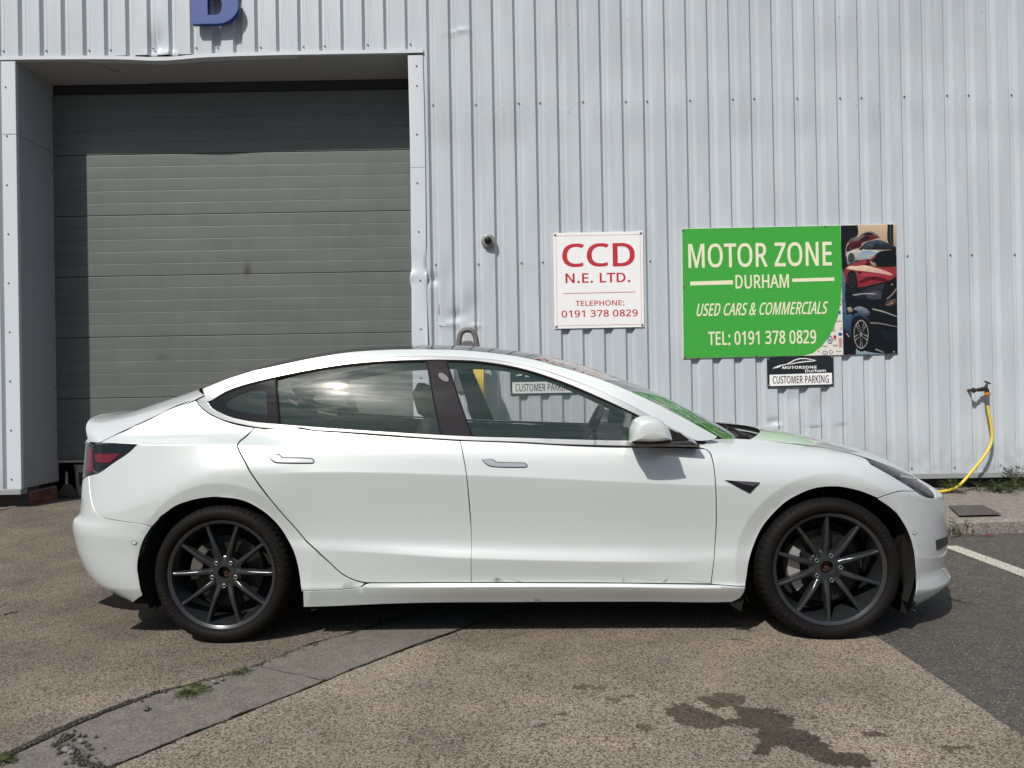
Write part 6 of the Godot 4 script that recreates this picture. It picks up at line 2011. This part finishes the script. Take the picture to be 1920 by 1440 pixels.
func under_door() -> void:
	var y0 := 0.172
	var b := thing("plastic_drum", "pale plastic drum with a label standing under the roller door", "drum", Vector3(-4.335, y0, -7.60))
	var s := Soup.new()
	lathe(s, pts("0.0,0.0 0.125,0.0 0.135,0.015 0.150,0.30 0.158,0.305 0.158,0.325 0.150,0.33 0.0,0.335"), 32, Transform3D(Basis(Vector3.RIGHT, -PI / 2), Vector3.ZERO))
	part("drum_shell", s, mat("drum_plastic", grey(0.36, 0.37, 0.38), 0.5), b)
	var l := Soup.new()
	for k in 8:
		var a := 3.45 + 0.16 * k; var c := a + 0.16
		var f := func(t: float, y: float) -> Vector3: return Vector3((0.139 + 0.05 * y) * sin(t - PI * 1.2), y, (0.139 + 0.05 * y) * cos(t - PI * 1.2))
		l.quad(f.call(a, 0.12), f.call(c, 0.12), f.call(c, 0.25), f.call(a, 0.25))
	part("drum_label", l, mat("label_dark", grey(0.05, 0.05, 0.055), 0.5), b)
	var r := thing("hand_brush", "worn brush with a short pale handle leaning beside the plastic drum", "brush", Vector3(-4.50, y0, -7.45))
	var h := Soup.new()
	tube(h, PackedVector3Array([Vector3(0.0, 0.10, 0.0), Vector3(-0.035, 0.25, -0.06)]), 0.013, 8)
	part("brush_handle", h, mat("pale_wood", grey(0.42, 0.38, 0.32), 0.6), r)
	var hd := Soup.new()
	prism(hd, pts("-0.09,0.03 0.10,0.0 0.09,0.045 0.03,0.13 -0.02,0.135"), -0.03, 0.03, Transform3D(), 0.01)
	part("brush_head", hd, mat("brush_stock", grey(0.07, 0.065, 0.05), 0.9), r)
	var br := Soup.new()
	var rg := RandomNumberGenerator.new(); rg.seed = 5
	for k in 120:
		var x := rg.randf_range(-0.09, 0.10); var zz := rg.randf_range(-0.03, 0.03)
		tube(br, PackedVector3Array([Vector3(x * 0.8, 0.06, zz * 0.7), Vector3(x * 1.1 + rg.randf_range(-0.01, 0.01), 0.0, zz * 1.2)]), 0.0022, 3)
	stuff(part("bristles", br, mat("bristle", grey(0.10, 0.095, 0.075), 0.9), r, 0.0))

func left_edge() -> void:
	# concrete edging and a strip of gravel before the wall, left of the door
	var e := Node3D.new()
	e.name = "path_edging"
	add_child(e)
	struct(e)
	var m: Material = mats["kerb_concrete"]
	var dir := Vector3(0.21, 0, -0.72).normalized()
	for k in 2:
		var s := Soup.new()
		var t := Transform3D(Basis(Vector3.UP, atan2(-dir.x, -dir.z)), Vector3(-4.74, 0.105, -6.78) + dir * (0.34 * k - 0.02))
		box(s, Vector3(0, 0, -0.16), Vector3(0.05, 0.13, 0.33), 0.008, t)
		part("edging_stone", s, m, e)
	for k in 3:
		var s := Soup.new()
		box(s, Vector3(-5.21 - k * 0.92, 0.10, -6.765), Vector3(0.91, 0.13, 0.05), 0.008)
		part("edging_stone", s, m, e)
	var rg := RandomNumberGenerator.new(); rg.seed = 17
	var g := Soup.new()
	for k in 900:
		var x := rg.randf_range(-6.2, -4.70); var z := rg.randf_range(-7.0, -6.80)
		var r := rg.randf_range(0.005, 0.013)
		box(g, Vector3.ZERO, Vector3(r * 2.0, r * 1.3, r * 1.7), r * 0.4, Transform3D(Basis.from_euler(Vector3(rg.randf() * 3, rg.randf() * 6, rg.randf() * 3)), Vector3(x, 0.128 + rg.randf() * 0.012, z)))
	stuff(part("gravel_strip", g, mat("gravel_stone", grey(0.20, 0.17, 0.145), 0.9), self, 0.0))
	var gb := Soup.new()
	box(gb, Vector3(-5.5, 0.06, -6.90), Vector3(1.7, 0.13, 0.22))
	stuff(part("gravel_bed", gb, mats["soil"], self))

# a small weed: leaves on short stalks from one root
func weed(called: String, label: String, at: Vector3, seed_: int, leaves: int, reach: float, tall: float, leaf: float, grp := "") -> void:
	var w := thing(called, label, "weed", at, grp)
	var rg := RandomNumberGenerator.new(); rg.seed = seed_
	var s := Soup.new()
	var st := Soup.new()
	for k in leaves:
		var a := rg.randf() * TAU
		var d := Vector3(cos(a), 0, sin(a))
		var t := rg.randf()
		var base := Vector3(0, 0, 0) + d * reach * 0.25 * rg.randf() + Vector3(0, tall * t * 0.9, 0)
		var tip := base + d * reach * (0.35 + 0.65 * rg.randf()) * (1.0 - 0.5 * t) + Vector3(0, tall * (0.30 * rg.randf() + 0.02), 0)
		tube(st, PackedVector3Array([Vector3(0, -0.005, 0), base.lerp(Vector3.ZERO, 0.3) + Vector3(0, 0.004, 0), tip]), 0.0014, 4, 0.0008)
		var n := 1 if tall < 0.05 else 3
		for q in n:
			var p := base.lerp(tip, 1.0 - 0.30 * q)
			var a2 := a + rg.randf_range(-0.9, 0.9)
			var f := Vector3(cos(a2), rg.randf_range(-0.25, 0.5), sin(a2)).normalized()
			var side_d := f.cross(Vector3.UP).normalized()
			var up := side_d.cross(f).normalized()
			var l := leaf * rg.randf_range(0.6, 1.15); var hw := l * rg.randf_range(0.20, 0.30)
			var m := p + f * l * 0.5 + up * l * 0.06
			var e := p + f * l - up * l * 0.12
			s.quad(p, m + side_d * hw - up * l * 0.05, e, m); s.quad(p, m, e, m - side_d * hw - up * l * 0.05)
	var tone := rg.randf()
	var lm := mat("weed_leaf_%d" % (seed_ % 3), grey(lerpf(0.034, 0.060, tone), lerpf(0.075, 0.090, tone), lerpf(0.018, 0.026, tone)), 0.6)
	lm.backlight_enabled = true
	lm.backlight = Color(0.20, 0.28, 0.08)
	stuff(part("weed_leaves", s, lm, w, 20.0))
	part("weed_stalks", st, mat("weed_stalk", grey(0.09, 0.10, 0.04), 0.8), w, 60.0)

func plants() -> void:
	weed("wall_weed", "tallest leafy weed below the hose at the foot of the wall", Vector3(4.60, 0.185, -6.80), 3, 90, 0.15, 0.20, 0.026)
	weed("wall_weed", "low broad weed left of the tallest one at the foot of the wall", Vector3(4.42, 0.18, -6.76), 4, 60, 0.16, 0.08, 0.040)
	weed("wall_weed", "small weed beside the nose of the car under the cladding", Vector3(3.98, 0.18, -6.74), 5, 50, 0.12, 0.10, 0.034)
	weed("wall_weed", "sparse dry weed between the hose and the leafy weeds", Vector3(4.24, 0.18, -6.77), 6, 16, 0.10, 0.09, 0.020)
	weed("wall_weed", "weed furthest along the wall from the car", Vector3(4.93, 0.18, -6.76), 7, 26, 0.13, 0.09, 0.034)
	weed("wall_weed", "little sprout beside the base of the tallest weed", Vector3(4.75, 0.18, -6.72), 12, 16, 0.10, 0.05, 0.030)
	weed("kerb_weed", "spiky weed growing at the foot of the kerb by the car's nose", Vector3(3.44, 0.0, -5.70), 8, 22, 0.15, 0.13, 0.030)
	weed("crack_weed", "weed patch in the joint of the concrete, next to the grey stones", Vector3(-1.300, 0.006, -2.960), 9, 150, 0.070, 0.016, 0.014)
	weed("crack_weed", "thin weed patch in the joint just behind the rear wheel", Vector3(-1.180, 0.006, -3.160), 10, 80, 0.052, 0.012, 0.012)
	weed("crack_weed", "round weed at the near end of the open joint", Vector3(-1.695, 0.006, -2.420), 11, 90, 0.045, 0.020, 0.016)

func debris() -> void:
	var m := [mat("stone_a", grey(0.17, 0.16, 0.15), 0.9), mat("stone_b", grey(0.10, 0.095, 0.09), 0.9)]
	var rg := RandomNumberGenerator.new(); rg.seed = 23
	for q in [[-1.512, -2.482, 0.016, "largest grey stone lying on the crumbled end of the trench strip", 0], [-1.490, -2.470, 0.010, "small grey stone touching the largest one on the strip", 0], [-1.500, -2.545, 0.012, "flat grey stone at the joint above the crumbled strip", 0],
			[-1.405, -2.800, 0.014, "dark pebble in the open joint halfway to the rear wheel", 1], [-1.245, -3.045, 0.013, "pale stone between two weed patches in the joint", 0], [-1.225, -3.075, 0.009, "small stone nearest the thin weed patch in the joint", 0], [-0.800, -3.060, 0.008, "dark chip at the end of the crack across the strip", 1], [-1.470, -2.440, 0.008, "small dark chip on the crumbled soil near the frame edge", 1]]:
		var t := thing("stone", q[3], "stone", Vector3(q[0], 0.010, q[1]), "loose stones on the strip")
		var s := Soup.new()
		var r: float = q[2]
		box(s, Vector3(0, r * 0.3, 0), Vector3(r * 2.2, r * 1.1, r * 1.7), r * 0.45, Transform3D(Basis(Vector3.UP, rg.randf() * 3.0) * Basis(Vector3.RIGHT, 0.25), Vector3.ZERO))
		part("stone_body", s, m[q[4]], t, 0.0)
	for q in [["1.006,-3.48 1.035,-3.472 1.061,-3.455 1.098,-3.411", "thin dark twig on the concrete below the front of the sill", 0.0016], ["2.366,-4.042 2.388,-4.02 2.409,-3.98 2.45,-3.965", "dark twig on the asphalt in front of the bumper", 0.004], ["-2.806,-4.061 -2.79,-4.09 -2.765,-4.125", "dark twig on the concrete left of the rear bumper", 0.004], ["1.07,-3.62 1.11,-3.61 1.14,-3.585", "short twig beside the front tyre", 0.003]]:
		var t := thing("twig", q[1], "twig")
		var p := PackedVector3Array()
		for w in pts(q[0]): p.push_back(Vector3(w.x, q[2] + 0.001, w.y))
		var s := Soup.new()
		tube(s, smooth_path(p, 4), q[2], 5, q[2] * 0.5)
		part("twig_stem", s, mat("twig_bark", grey(0.03, 0.024, 0.018), 0.9), t, 60.0)
	var lf := thing("fallen_petals", "red scrap lying on the asphalt at the foot of the kerb", "litter", Vector3(3.60, 0.0, -5.66))
	var s := Soup.new()
	for k in 7:
		var a := Vector3(rg.randf_range(-0.04, 0.05), 0.004, rg.randf_range(-0.02, 0.02)); var d := rg.randf() * TAU; var r := rg.randf_range(0.008, 0.016)
		s.quad(a, a + Vector3(cos(d) * r, 0.006, sin(d) * r), a + Vector3(cos(d + 0.7) * r * 1.6, 0.002, sin(d + 0.7) * r * 1.6), a + Vector3(cos(d + 1.4) * r, 0.007, sin(d + 1.4) * r))
	stuff(part("petal_bits", s, mat("red_litter", grey(0.30, 0.02, 0.03), 0.7), lf, 0.0))
